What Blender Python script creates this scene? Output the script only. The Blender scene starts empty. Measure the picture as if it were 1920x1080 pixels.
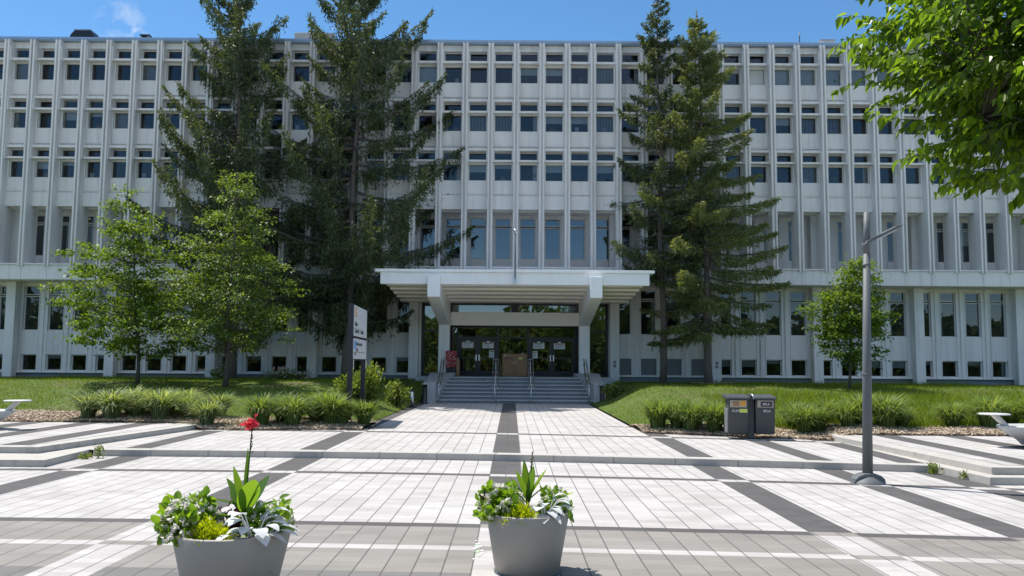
import bpy, math, random
import numpy as np
from mathutils import Vector, Matrix
R = math.radians
rng = np.random.default_rng(7)
random.seed(7)
S = bpy.context.scene
COL = S.collection

# ---------------------------------------------------------------- camera
cd = bpy.data.cameras.new('camera'); cam = bpy.data.objects.new('camera', cd); COL.objects.link(cam)
cd.sensor_width = 36; cd.lens = 30.0; cd.clip_start = .05; cd.clip_end = 3000
PITCH = math.atan2(141, 1600); ROLL = R(0.43)
cam.matrix_world = Matrix.Translation((0, 0, 2.1)) @ Matrix.Rotation(PITCH, 4, 'X') @ Matrix.Rotation(R(90), 4, 'X') @ Matrix.Rotation(ROLL, 4, 'Z')
S.camera = cam
# ---------------------------------------------------------------- light
TRAVEL = Vector((.40, -.30, -1.0)).normalized()          # the way the sunlight travels
w = bpy.data.worlds.new('World'); S.world = w; w.use_nodes = True
nt = w.node_tree; nt.nodes.clear()
sky = nt.nodes.new('ShaderNodeTexSky'); sky.sky_type = 'NISHITA'; sky.sun_disc = False
sky.sun_elevation = math.asin(-TRAVEL.z); sky.sun_rotation = math.atan2(-TRAVEL.x, -TRAVEL.y)
sky.altitude = 100; sky.air_density = .8; sky.dust_density = 0; sky.ozone_density = 3.0
bg = nt.nodes.new('ShaderNodeBackground'); bg.inputs[1].default_value = .101
wo = nt.nodes.new('ShaderNodeOutputWorld')
hs = nt.nodes.new('ShaderNodeHueSaturation'); hs.inputs['Saturation'].default_value = 1.16; hs.inputs['Hue'].default_value = .494; nt.links.new(sky.outputs[0], hs.inputs['Color'])
# a wisp of cirrus above the left of the roof and an unseen cloud behind the camera, brightened and set high to light the facade
tcn = nt.nodes.new('ShaderNodeTexCoord'); last = hs.outputs[0]
for d0, c0, c1, sc, am, lo, br in (((-.4009, .8501, .3415), .9995, .99999, 60., .38, .44, 6.0), ((.1, -.50, .86), .70, .95, 4., .85, .36, 10.)):
    dn = Vector(d0).normalized()
    dp = nt.nodes.new('ShaderNodeVectorMath'); dp.operation = 'DOT_PRODUCT'; dp.inputs[1].default_value = dn; nt.links.new(tcn.outputs['Generated'], dp.inputs[0])
    mr = nt.nodes.new('ShaderNodeMapRange'); mr.interpolation_type = 'SMOOTHSTEP'; mr.inputs[1].default_value = c0; mr.inputs[2].default_value = c1; nt.links.new(dp.outputs['Value'], mr.inputs[0])
    nz = nt.nodes.new('ShaderNodeTexNoise'); nz.inputs['Scale'].default_value = sc; nz.inputs['Detail'].default_value = 7; nz.inputs['Distortion'].default_value = .8; nt.links.new(tcn.outputs['Generated'], nz.inputs['Vector'])
    m2 = nt.nodes.new('ShaderNodeMapRange'); m2.inputs[1].default_value = lo; m2.inputs[2].default_value = lo+.26; m2.inputs[4].default_value = am; nt.links.new(nz.outputs[0], m2.inputs[0])
    mu = nt.nodes.new('ShaderNodeMath'); mu.operation = 'MULTIPLY'; nt.links.new(mr.outputs[0], mu.inputs[0]); nt.links.new(m2.outputs[0], mu.inputs[1])
    mx = nt.nodes.new('ShaderNodeMix'); mx.data_type = 'RGBA'; nt.links.new(mu.outputs[0], mx.inputs[0]); nt.links.new(last, mx.inputs[6]); mx.inputs[7].default_value = (br, br*1.02, br*1.06, 1); last = mx.outputs[2]
nt.links.new(last, bg.inputs[0]); nt.links.new(bg.outputs[0], wo.inputs[0])
sl = bpy.data.lights.new('sun', 'SUN'); sl.energy = 3.7; sl.angle = R(.53); sl.color = (1, .955, .88)
so = bpy.data.objects.new('sun', sl); COL.objects.link(so); so.rotation_euler = TRAVEL.to_track_quat('-Z', 'Y').to_euler(); so.location = (-20, 10, 60)
S.view_settings.view_transform = 'Standard'; S.view_settings.look = 'None'; S.view_settings.gamma = 1
S.view_settings.exposure = .78
S.cycles.max_bounces = 8; S.cycles.transparent_max_bounces = 16

# ---------------------------------------------------------------- node helpers
def mat(name):
    m = bpy.data.materials.new(name); m.use_nodes = True
    t = m.node_tree; return m, t, t.nodes['Principled BSDF'], t.nodes['Material Output']
class N:
    def __init__(s, t): s.t = t
    def n(s, typ, **kw):
        x = s.t.nodes.new(typ)
        for k, v in kw.items(): setattr(x, k, v)
        return x
    def put(s, sock, v):
        if hasattr(v, 'is_output') or isinstance(v, bpy.types.NodeSocket): s.t.links.new(v, sock)
        elif isinstance(v, (tuple, list)): sock.default_value = (*v, 1) if len(v) == 3 and len(sock.default_value) == 4 else v
        else: sock.default_value = v
    def m(s, op, a, b=0, c=None):
        x = s.n('ShaderNodeMath', operation=op); s.put(x.inputs[0], a); s.put(x.inputs[1], b)
        if c is not None: s.put(x.inputs[2], c)
        return x.outputs[0]
    def mix(s, f, a, b, bt='MIX'):
        x = s.n('ShaderNodeMix', data_type='RGBA', blend_type=bt); s.put(x.inputs[0], f); s.put(x.inputs[6], a); s.put(x.inputs[7], b); return x.outputs[2]
    def noise(s, scale, vec=None, detail=4, rough=.55):
        x = s.n('ShaderNodeTexNoise'); x.inputs['Scale'].default_value = scale; x.inputs['Detail'].default_value = detail; x.inputs['Roughness'].default_value = rough
        if vec is not None: s.put(x.inputs['Vector'], vec)
        return x.outputs[0]
    def ramp(s, f, stops):
        x = s.n('ShaderNodeValToRGB'); s.put(x.inputs[0], f)
        e = x.color_ramp.elements
        while len(e) < len(stops): e.new(.5)
        for q, (p, c) in zip(e, stops): q.position = p; q.color = (*c, 1) if len(c) == 3 else c
        return x.outputs[0]
    def rng(s, v, a, b, lo=0., hi=1.):
        x = s.n('ShaderNodeMapRange'); s.put(x.inputs[0], v); x.inputs[1].default_value = a; x.inputs[2].default_value = b; x.inputs[3].default_value = lo; x.inputs[4].default_value = hi; return x.outputs[0]
    def bump(s, h, st, dist=.01):
        x = s.n('ShaderNodeBump'); x.inputs[0].default_value = st; x.inputs[1].default_value = dist; s.put(x.inputs['Height'], h); return x.outputs[0]
    def obj(s): return s.n('ShaderNodeTexCoord').outputs['Object']
    def pos(s): return s.n('ShaderNodeNewGeometry').outputs['Position']
def plain(name, col, rough=.6, metal=0., var=.1, vscale=3., bump=0., bscale=60., spec=.5, streak=0.):
    m, t, b, o = mat(name); k = N(t)
    p = k.pos()
    f = k.noise(vscale, p)
    c = k.mix(f, [x*(1-var) for x in col], [min(1, x*(1+var)) for x in col])
    if streak:
        mp = k.n('ShaderNodeMapping'); mp.inputs['Scale'].default_value = (2.2, 2.2, .12); k.put(mp.inputs[0], p)
        g = k.rng(k.noise(1.6, mp.outputs[0], 5, .6), .5, .78)
        c = k.mix(k.m('MULTIPLY', g, streak), c, [x*.62 for x in col])
    k.put(b.inputs['Base Color'], c); b.inputs['Roughness'].default_value = rough; b.inputs['Metallic'].default_value = metal
    b.inputs['Specular IOR Level'].default_value = spec
    if bump: k.put(b.inputs['Normal'], k.bump(k.noise(bscale, p, 3), bump))
    return m
def scuff(m, col, scale, lo, hi, amt):
    t = m.node_tree; k = N(t); b = t.nodes['Principled BSDF']; src = b.inputs['Base Color'].links[0].from_socket
    f = k.rng(k.noise(scale, k.pos(), 6, .7), lo, hi); k.put(b.inputs['Base Color'], k.mix(k.m('MULTIPLY', f, amt), src, col))
def leafmat(name, stops, trans=.35, rough=.45, spec=.4, tcol=None):
    m, t, b, o = mat(name); k = N(t)
    g = k.n('ShaderNodeNewGeometry')
    f = k.m('ADD', k.m('MULTIPLY', g.outputs['Random Per Island'], .65), k.m('MULTIPLY', k.noise(.7, g.outputs['Position'], 3), .35))
    c = k.ramp(f, stops); k.put(b.inputs['Base Color'], c); b.inputs['Roughness'].default_value = rough; b.inputs['Specular IOR Level'].default_value = spec
    tr = k.n('ShaderNodeBsdfTranslucent')
    k.put(tr.inputs[0], k.mix(1., c, tcol or (1.9, 1.7, .5), 'MULTIPLY'))
    ms = k.n('ShaderNodeMixShader'); ms.inputs[0].default_value = trans
    t.links.new(b.outputs[0], ms.inputs[1]); t.links.new(tr.outputs[0], ms.inputs[2]); t.links.new(ms.outputs[0], o.inputs[0])
    return m

M = {}
M['conc'] = plain('facade_concrete', (.76, .745, .72), .75, var=.09, vscale=.3, bump=.05, bscale=35, streak=.62)
M['conc_dark'] = plain('plinth_concrete', (.22, .235, .26), .8, var=.15)
M['white'] = plain('canopy_paint', (.92, .91, .89), .6, var=.05, vscale=.8, streak=.16)
M['cream'] = plain('soffit_paint', (.92, .86, .78), .7, var=.05, vscale=1.5, streak=.1)
M['frame'] = plain('window_frame_paint', (.66, .65, .62), .5, var=.05)
M['coping'] = plain('roof_metal', (.32, .40, .50), .4, metal=.6, var=.1)
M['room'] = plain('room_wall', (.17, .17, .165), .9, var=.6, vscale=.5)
M['blind'] = plain('blind_fabric', (.62, .62, .60), .8, var=.05)
M['black'] = plain('black_metal', (.012, .013, .016), .35, var=.2)
M['louvre'] = plain('louvre_metal', (.30, .32, .33), .5, var=.08)
M['stone'] = plain('stair_granite', (.42, .435, .45), .65, var=.22, vscale=9, bump=.1, bscale=90, streak=.25)
M['stone_shade'] = plain('stair_riser_shade', (.21, .225, .245), .7, var=.25, vscale=7, streak=.3)  # same granite darkened, so the risers carry their shade in the colour
M['kerb'] = plain('kerb_concrete', (.44, .415, .375), .85, var=.2, vscale=3.5, bump=.25, bscale=60, streak=.35)
M['steel'] = plain('stainless_steel', (.62, .63, .64), .28, metal=1., var=.08)
M['post'] = plain('lamp_post_paint', (.115, .125, .13), .6, metal=0., var=.08, vscale=2)
M['planter'] = plain('planter_resin', (.34, .31, .265), .55, var=.07, vscale=4, streak=.1)
scuff(M['planter'], (.12, .11, .10), 7., .63, .72, .6); scuff(M['planter'], (.45, .43, .40), 11., .66, .74, .4)
scuff(M['conc'], (.42, .40, .37), 1.1, .60, .78, .35)
scuff(M['kerb'], (.20, .19, .165), 3., .56, .70, .45)
M['liner'] = plain('planter_liner', (.10, .115, .13), .6, var=.2)
M['soil'] = plain('soil', (.035, .026, .02), .95, var=.4, vscale=20)
M['wood'] = plain('stained_wood', (.34, .18, .085), .5, var=.25, vscale=4)
M['paper'] = plain('paper', (.85, .85, .84), .7, var=.02)
M['ink'] = plain('ink', (.05, .05, .055), .7, var=.1)
M['redink'] = plain('red_ink', (.55, .05, .04), .7, var=.1)
M['orange'] = plain('orange_ink', (.75, .33, .04), .6, var=.05)
M['blue'] = plain('blue_ink', (.10, .33, .72), .6, var=.05)
M['lime'] = plain('lime_sticker', (.60, .66, .16), .6, var=.08, vscale=40)
M['bin'] = plain('bin_plastic', (.058, .064, .068), .5, var=.08)
M['binside'] = plain('bin_panel', (.20, .205, .21), .5, var=.08)
M['brushed'] = plain('brushed_plate', (.44, .41, .35), .4, metal=.5, var=.15, vscale=20)
M['bark'] = plain('bark', (.10, .082, .066), .95, var=.45, vscale=14, bump=.6, bscale=25)
M['spruce_bark'] = plain('spruce_bark', (.13, .11, .095), .95, var=.4, vscale=12, bump=.6, bscale=25)
M['sign'] = plain('sign_face', (.66, .68, .69), .4, var=.03)
M['signpost'] = plain('sign_post_paint', (.018, .019, .026), .35, var=.2)
M['diffuser'] = plain('lamp_diffuser', (.8, .8, .78), .3, var=.02)
M['bowl'] = plain('bench_concrete', (.58, .575, .56), .6, var=.07, vscale=3, streak=.15)
M['mulch'] = plain('mulch_base', (.24, .185, .135), .95, var=.5, vscale=18, bump=.8, bscale=22)
M['chip'] = leafmat('wood_chip', [(0, (.20, .14, .09)), (.35, (.44, .35, .25)), (.7, (.60, .50, .39)), (1, (.74, .66, .54))], .0, .9, .1)
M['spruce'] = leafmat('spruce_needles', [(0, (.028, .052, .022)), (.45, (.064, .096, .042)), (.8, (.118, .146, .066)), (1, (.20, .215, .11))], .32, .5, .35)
M['spruce_pale'] = leafmat('pale_spruce_needles', [(0, (.07, .105, .04)), (.4, (.135, .18, .07)), (.8, (.22, .25, .105)), (1, (.32, .32, .16))], .36, .5, .35)  # paler needle colours for the full conical spruce
M['maple'] = leafmat('maple_leaf', [(0, (.032, .068, .010)), (.5, (.10, .17, .020)), (1, (.20, .32, .045))], .46, .5, .35)
M['silverleaf'] = leafmat('glossy_leaf', [(0, (.034, .062, .016)), (.5, (.098, .165, .036)), (1, (.25, .33, .14))], .44, .5, .35)
M['bigleaf'] = leafmat('broad_leaf', [(0, (.045, .098, .013)), (.5, (.098, .185, .022)), (1, (.20, .31, .036))], .60, .36, .5)
M['shrub'] = leafmat('shrub_leaf', [(0, (.055, .10, .018)), (.5, (.14, .205, .042)), (1, (.28, .33, .12))], .42, .45, .4)
M['grass'] = leafmat('lawn_blade', [(0, (.070, .118, .010)), (.5, (.135, .198, .015)), (1, (.215, .265, .033))], .38, .6, .2)
M['orn'] = leafmat('striped_grass_blade', [(0, (.04, .075, .022)), (.4, (.13, .20, .07)), (.7, (.32, .39, .22)), (1, (.68, .70, .56))], .42, .5, .3)
M['orn2'] = leafmat('green_grass_blade', [(0, (.042, .078, .018)), (.43, (.125, .20, .048)), (.78, (.24, .315, .115)), (1, (.52, .56, .36))], .42, .5, .3)
M['petal'] = leafmat('white_petal', [(0, (.74, .69, .62)), (1, (.88, .85, .80))], .55, .6, .2, (1, 1, 1))
M['redpetal'] = leafmat('red_petal', [(0, (.68, .05, .08)), (1, (.88, .13, .16))], .3, .6, .2, (1.2, .6, .6))
M['sedum'] = leafmat('sedum_leaf', [(0, (.36, .46, .01)), (1, (.66, .74, .02))], .5, .6, .2, (1.2, 1.1, .4))
M['silver'] = leafmat('silver_leaf', [(0, (.55, .57, .57)), (1, (.80, .81, .80))], .3, .6, .2, (1, 1, 1))
M['purple'] = leafmat('purple_leaf', [(0, (.035, .012, .018)), (1, (.10, .02, .03))], .2, .5, .3, (1, .6, .6))
M['begonia'] = leafmat('begonia_leaf', [(0, (.09, .19, .02)), (.6, (.18, .32, .03)), (1, (.33, .46, .07))], .5, .35, .5)
M['canna'] = leafmat('canna_leaf', [(0, (.05, .12, .02)), (1, (.14, .25, .04))], .55, .35, .5)
M['belt'] = leafmat('far_wood_leaf', [(0, (.03, .055, .015)), (1, (.15, .21, .055))], .3, .6, .2)
M['concrete_apron'] = plain('concrete_apron', (.34, .33, .31), .9, var=.15, vscale=.6)

def glass(name, ior, tint, rough=.008):
    m, t, b, o = mat(name); k = N(t); t.nodes.remove(b)
    fr = k.n('ShaderNodeFresnel'); fr.inputs[0].default_value = ior
    gl = k.n('ShaderNodeBsdfGlossy'); gl.inputs['Roughness'].default_value = rough; gl.inputs[0].default_value = (.92, .96, 1, 1)
    k.put(gl.inputs['Normal'], k.bump(k.noise(.9, k.pos(), 1), .035, .02))
    tr = k.n('ShaderNodeBsdfTransparent'); tr.inputs[0].default_value = (*tint, 1)
    ms = k.n('ShaderNodeMixShader'); t.links.new(fr.outputs[0], ms.inputs[0]); t.links.new(tr.outputs[0], ms.inputs[1]); t.links.new(gl.outputs[0], ms.inputs[2]); t.links.new(ms.outputs[0], o.inputs[0])
    return m
M['glass'] = glass('window_glass', 1.75, (.66, .72, .74)); M['glass3'] = glass('loggia_glass', 2.3, (.5, .55, .57))
M['glass2'] = glass('door_glass', 2.5, (.35, .37, .38))

def pavers(name, stripes, trans=(), grey_from=None, white_row=None, dark_below=None, extra_inv=None):
    """unit paving on UV = (metres across, metres along): long joints every .3 m, short ones every .2 m"""
    m, t, b, o = mat(name); k = N(t)
    uv = k.n('ShaderNodeUVMap'); sp = k.n('ShaderNodeSeparateXYZ'); t.links.new(uv.outputs[0], sp.inputs[0])
    x, v = sp.outputs[0], sp.outputs[1]
    def band(q, a, c): return k.m('MULTIPLY', k.m('GREATER_THAN', q, a), k.m('LESS_THAN', q, c))
    def anyof(q, L):
        r = None
        for a, c in L:
            z = band(q, a, c); r = z if r is None else k.m('MAXIMUM', r, z)
        return r if r is not None else 0.
    WH = (.482, .457, .436); GR = (.275, .256, .232); DK = (.105, .10, .098)
    L = anyof(x, stripes); T = anyof(v, trans)
    zone = k.m('LESS_THAN', v, grey_from) if grey_from else 0.
    c = k.mix(zone, WH, GR)
    if dark_below: c = k.mix(k.m('LESS_THAN', v, dark_below), c, (.19, .184, .175))
    c = k.mix(T, c, DK)
    lc = k.mix(T, k.mix(zone, DK, WH), WH)
    if white_row:
        W = band(v, *white_row); c = k.mix(W, c, WH); lc = k.mix(W, lc, GR)
    if extra_inv: lc = k.mix(band(v, *extra_inv), lc, GR)
    c = k.mix(L, c, lc)
    xs = k.m('ADD', x, 60.09); cx = k.m('FLOOR', k.m('DIVIDE', xs, .3))
    fx = k.m('ABSOLUTE', k.m('SUBTRACT', k.m('FRACT', k.m('DIVIDE', xs, .3)), .5))
    jl = k.m('GREATER_THAN', fx, .5-.028)
    wn = k.n('ShaderNodeTexWhiteNoise', noise_dimensions='1D'); k.put(wn.inputs['W'], cx)
    vo = k.m('ADD', k.m('DIVIDE', k.m('ADD', v, 50.), .2), k.m('MULTIPLY', wn.outputs[0], 1.))
    fv = k.m('ABSOLUTE', k.m('SUBTRACT', k.m('FRACT', vo), .5)); jt = k.m('GREATER_THAN', fv, .5-.022)
    cm = k.n('ShaderNodeCombineXYZ'); k.put(cm.inputs[0], cx); k.put(cm.inputs[1], k.m('FLOOR', vo))
    w2 = k.n('ShaderNodeTexWhiteNoise', noise_dimensions='2D'); k.put(w2.inputs['Vector'], cm.outputs[0])
    c = k.mix(1., c, k.ramp(w2.outputs[0], [(0, (.88, .88, .88)), (1, (1.07, 1.07, 1.07))]), 'MULTIPLY')
    st = k.noise(.55, k.pos(), 6, .62); c = k.mix(1., c, k.ramp(st, [(.3, (.86, .85, .84)), (.62, (1.03, 1.03, 1.03))]), 'MULTIPLY')
    gr = k.noise(55, k.pos(), 3); c = k.mix(1., c, k.ramp(gr, [(.25, (.9, .9, .9)), (.75, (1.06, 1.06, 1.06))]), 'MULTIPLY')
    vg = k.n('ShaderNodeTexVoronoi'); vg.inputs['Scale'].default_value = 1.7; k.put(vg.inputs['Vector'], k.pos())
    gum = k.m('MULTIPLY', k.m('LESS_THAN', vg.outputs[0], .036), k.m('GREATER_THAN', k.noise(.9, k.pos(), 2), .5)); c = k.mix(k.m('MULTIPLY', gum, .55), c, (.10, .095, .09))
    sp2 = k.rng(k.noise(2.3, k.pos(), 7, .72), .58, .72); c = k.mix(k.m('MULTIPLY', sp2, .36), c, (.16, .14, .12))
    c = k.mix(k.m('MULTIPLY', jt, .24), c, (.13, .12, .11)); c = k.mix(k.m('MULTIPLY', jl, .82), c, (.085, .08, .075))
    k.put(b.inputs['Base Color'], c); b.inputs['Roughness'].default_value = .88; b.inputs['Specular IOR Level'].default_value = .25
    h = k.m('SUBTRACT', k.m('MULTIPLY', gr, .15), k.m('MAXIMUM', jl, k.m('MULTIPLY', jt, .5)))
    k.put(b.inputs['Normal'], k.bump(h, .35, .006))
    return m
LONG = [(-8.57, -7.95), (-4.74, -4.12), (-.39, .20), (3.78, 4.33), (6.17, 6.70), (8.02, 8.58), (10.6, 11.2), (-12.3, -11.7)]
M['pave_low'] = pavers('lower_paving', LONG, [(16.12, 16.42), (11.12, 11.37)], 11.12, (9.80, 10.02), 8.76, (11.12, 11.37))
M['pave_up'] = pavers('upper_paving', LONG[1:5]+[(-8.66, -8.08), (7.9, 8.45)], [(23.85, 24.25)])
M['pave_terrace'] = pavers('terrace_paving', [(-10.95, -10.3), (-12.6, -11.95), (-14.3, -13.6), (-16.2, -15.5), (9.55, 10.15), (11.3, 11.9), (13.0, 13.6), (14.8, 15.4)])

# ---------------------------------------------------------------- mesh helpers
class MB:
    def __init__(s): s.v = []; s.f = []; s.m = []; s.sm = []
    def add(s, vs, fs, mi=0, smooth=False):
        o = len(s.v); s.v += [tuple(v) for v in vs]
        for f in fs: s.f.append([i+o for i in f]); s.m.append(mi); s.sm.append(smooth)
        return s
    def box(s, x0, x1, y0, y1, z0, z1, mi=0):
        return s.add([(x0,y0,z0),(x1,y0,z0),(x1,y1,z0),(x0,y1,z0),(x0,y0,z1),(x1,y0,z1),(x1,y1,z1),(x0,y1,z1)],
                     [(0,3,2,1),(4,5,6,7),(0,1,5,4),(1,2,6,5),(2,3,7,6),(3,0,4,7)], mi)
    def quad(s, a, b, c, d, mi=0): return s.add([a,b,c,d], [(0,1,2,3)], mi)
    def prism(s, poly, z0, z1, mi=0, ax='z'):
        n = len(poly)
        P = (lambda p, q: (p[0], p[1], q)) if ax == 'z' else (lambda p, q: (q, p[0], p[1])) if ax == 'x' else (lambda p, q: (p[0], q, p[1]))
        vs = [P(p, z0) for p in poly]+[P(p, z1) for p in poly]
        return s.add(vs, [tuple(range(n))[::-1], tuple(range(n, 2*n))]+[(i, (i+1) % n, n+(i+1) % n, n+i) for i in range(n)], mi)
    def tube(s, pts, rad, n=8, mi=0, smooth=True):
        pts = [Vector(p) for p in pts]; m = len(pts)
        if not hasattr(rad, '__len__'): rad = [rad]*m
        vs = []; ref = Vector((.13, .31, .94))
        for i, p in enumerate(pts):
            d = (pts[min(i+1, m-1)]-pts[max(i-1, 0)]).normalized()
            a = d.cross(ref if abs(d.dot(ref)) < .95 else Vector((1, 0, 0))).normalized(); b = d.cross(a)
            for j in range(n):
                q = 2*math.pi*j/n; vs.append(p+(a*math.cos(q)+b*math.sin(q))*rad[i])
        fs = [(i*n+j, i*n+(j+1) % n, (i+1)*n+(j+1) % n, (i+1)*n+j) for i in range(m-1) for j in range(n)]
        s.add(vs, fs, mi, smooth)
        s.f.append([len(s.v)-len(vs)+j for j in range(n)][::-1]); s.m.append(mi); s.sm.append(False)
        s.f.append([len(s.v)-n+j for j in range(n)]); s.m.append(mi); s.sm.append(False)
        return s
    def lathe(s, prof, n=32, c=(0, 0, 0), mi=0, smooth=True, sx=1, sy=1):
        vs = []
        for r, z in prof:
            for j in range(n):
                q = 2*math.pi*j/n; vs.append((c[0]+r*math.cos(q)*sx, c[1]+r*math.sin(q)*sy, c[2]+z))
        k = len(prof)
        fs = [(i*n+j, i*n+(j+1) % n, (i+1)*n+(j+1) % n, (i+1)*n+j) for i in range(k-1) for j in range(n)]
        return s.add(vs, fs, mi, smooth)
    def build(s, name, mats, parent=None, off=(0, 0, 0), bevel=0, **kw):
        me = bpy.data.meshes.new(name)
        me.from_pydata([(v[0]-off[0], v[1]-off[1], v[2]-off[2]) for v in s.v], [], s.f)
        if not isinstance(mats, (list, tuple)): mats = [mats]
        for q in mats: me.materials.append(M[q] if isinstance(q, str) else q)
        me.polygons.foreach_set('material_index', s.m); me.polygons.foreach_set('use_smooth', s.sm); me.update()
        return link(name, me, parent, bevel=bevel, **kw)
def link(name, me, parent=None, loc=None, rot=None, bevel=0, label=None, cat=None, group=None, kind=None):
    o = bpy.data.objects.new(name, me); COL.objects.link(o)
    if parent: o.parent = parent
    if loc is not None: o.location = loc
    if rot is not None: o.rotation_euler = rot
    if bevel:
        b = o.modifiers.new('bevel', 'BEVEL'); b.width = bevel; b.segments = 2; b.limit_method = 'ANGLE'; b.angle_limit = R(40)
    tag(o, label, cat, group, kind); return o
def tag(o, label=None, cat=None, group=None, kind=None):
    if label: o['label'] = label
    if cat: o['category'] = cat
    if group: o['group'] = group
    if kind: o['kind'] = kind
    return o
def thing(name, loc, label, cat, group=None, rotz=0):
    o = bpy.data.objects.new(name, None); COL.objects.link(o); o.location = loc; o.rotation_euler = (0, 0, rotz); o.empty_display_size = .2
    return tag(o, label, cat, group)
def mass(name, V, mats, parent=None, mi=None, off=(0, 0, 0), **kw):
    """V: (N, k, 3) array of N separate k-sided faces -> one mesh"""
    V = np.asarray(V, np.float32)-np.asarray(off, np.float32); n, k, _ = V.shape
    me = bpy.data.meshes.new(name); me.vertices.add(n*k); me.vertices.foreach_set('co', V.reshape(-1))
    me.loops.add(n*k); me.loops.foreach_set('vertex_index', np.arange(n*k, dtype=np.int32))
    me.polygons.add(n); me.polygons.foreach_set('loop_start', np.arange(0, n*k, k, dtype=np.int32)); me.polygons.foreach_set('loop_total', np.full(n, k, np.int32))
    for q in (mats if isinstance(mats, (list, tuple)) else [mats]): me.materials.append(M[q])
    if mi is not None: me.polygons.foreach_set('material_index', np.asarray(mi, np.int32))
    me.update(calc_edges=True); me.validate()
    return link(name, me, parent, **kw)
def unit(a): return a/np.maximum(np.linalg.norm(a, axis=-1, keepdims=True), 1e-9)
def rnd(n, a=0., b=1.): return rng.uniform(a, b, n)
def rdir(n): return unit(rng.normal(size=(n, 3)))
def leaves(P, D, L, W, fold=.25, nrm=None):
    """diamond leaves, a quad each, folded along the midrib"""
    n = len(P); U = nrm if nrm is not None else rdir(n)
    Sd = unit(np.cross(D, U)); Nn = np.cross(Sd, D); L = np.asarray(L).reshape(-1, 1); W = np.asarray(W).reshape(-1, 1)
    mid = P+D*L*.45
    return np.stack([P, mid+Sd*W*.5+Nn*W*fold, P+D*L-Nn*L*.12, mid-Sd*W*.5+Nn*W*fold], 1)
def round_leaves(P, D, L, W, U, fold=.14):
    """broad rounded leaves: two five-sided halves folded along the midrib"""
    Sd = unit(np.cross(D, U)); Nn = np.cross(Sd, D); L = np.asarray(L).reshape(-1, 1); W = np.asarray(W).reshape(-1, 1); out = []
    for sg in (-1, 1):
        out.append(np.stack([P, P+D*L*.13+sg*Sd*W*.36+Nn*W*fold*.8, P+D*L*.45+sg*Sd*W*.52+Nn*W*fold, P+D*L*.80+sg*Sd*W*.34-Nn*L*.05, P+D*L-Nn*L*.15], 1))
    return np.concatenate(out)
def text(s, size, name, m, parent, loc, rot, depth=.004, align='LEFT'):
    cu = bpy.data.curves.new(name, 'FONT'); cu.body = s; cu.size = size; cu.extrude = depth; cu.align_x = align; cu.fill_mode = 'BOTH'
    t = bpy.data.objects.new('tmp', cu); COL.objects.link(t)
    me = bpy.data.meshes.new_from_object(t.evaluated_get(bpy.context.evaluated_depsgraph_get()))
    bpy.data.objects.remove(t); me.materials.clear(); me.materials.append(M[m]); me.name = name
    return link(name, me, parent, loc=loc, rot=rot)

# ---------------------------------------------------------------- ground
def warp(x, v): return v*(1-.006*x-.0004*x*x) if abs(x) < 16 else v*(1-.006*math.copysign(16, x)-.0004*256)
def sheet(name, xs, vs, z, m, wf=warp, keep=None):
    nx, nv = len(xs), len(vs)
    me = bpy.data.meshes.new(name)
    V = [(x, wf(x, v), z) for v in vs for x in xs]
    F = [(j*nx+i, j*nx+i+1, (j+1)*nx+i+1, (j+1)*nx+i) for j in range(nv-1) for i in range(nx-1) if keep is None or keep((xs[i]+xs[i+1])/2, (vs[j]+vs[j+1])/2)]
    me.from_pydata(V, [], F); uv = me.uv_layers.new(name='UVMap')
    for lp in me.loops:
        q = lp.vertex_index; uv.data[lp.index].uv = (xs[q % nx], vs[q//nx])
    me.materials.append(M[m]); me.update()
    return link(name, me, kind='structure')
MB().quad((-500, -500, -.03), (500, -500, -.03), (500, 500, -.03), (-500, 500, -.03)).build('ground', 'concrete_apron', kind='structure')
sheet('lower_plaza', list(np.arange(-26, 26.1, .5)), list(np.arange(-12, 19.01, .5)), 0., 'pave_low')
sheet('upper_plaza', list(np.arange(-9.6, 9.11, .34)), list(np.arange(18.62, 27.7, .5)), .137, 'pave_up')
sheet('walkway', list(np.arange(-4.7, 4.2, .445)), list(np.arange(27.2, 43.3, .5)), .137-.003, 'pave_up', wf=lambda x, v: v)
fl = MB()
for i in range(26):
    cx, cy = random.gauss(-.36, .03), random.gauss(9.9, .22); r_ = random.uniform(.01, .032); k_ = random.randint(5, 8)
    fl.add([(cx+r_*random.uniform(.6, 1.2)*math.cos(6.283*j/k_), cy+r_*1.4*random.uniform(.6, 1.2)*math.sin(6.283*j/k_), .0045+i*1e-5) for j in range(k_)], [tuple(range(k_))], random.choice([0, 0, 1]))
M['worn_white'] = plain('worn_white_paint', (.72, .72, .70), .8, var=.1); M['worn_green'] = plain('worn_green_paint', (.42, .52, .33), .8, var=.1)
fl.build('worn_paint_marking', ['worn_white', 'worn_green'], kind='structure')
# kerb stones of the long step
def kerb_run(name, path, z0, z1, depth, side, jl=1.25):
    """path: list of (x, y); stones with narrow joints, depth to the left of travel * side"""
    mb = MB()
    P = [Vector((p[0], p[1])) for p in path]
    for a, b in zip(P[:-1], P[1:]):
        L = (b-a).length; n = max(1, round(L/jl)); d = (b-a)/L; q = Vector((-d.y, d.x))*side
        for i in range(n):
            s0 = a+d*(L*i/n+(.006 if i else 0)); s1 = a+d*(L*(i+1)/n-.006); j = random.uniform(-.004, .004)
            s0 = s0-q*j; s1 = s1-q*j
            poly = [s0, s1, s1+q*depth, s0+q*depth]
            if side < 0: poly = poly[::-1]
            mb.prism([tuple(p) for p in poly], z0, z1+random.uniform(-.002, .002))
    return mb.build(name, 'kerb', kind='structure', bevel=.012)
kerb_run('kerb', [(x, warp(x, 18.6)) for x in np.linspace(-9.18, 8.5, 15)], -.02, .1435, .34, 1)
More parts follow.
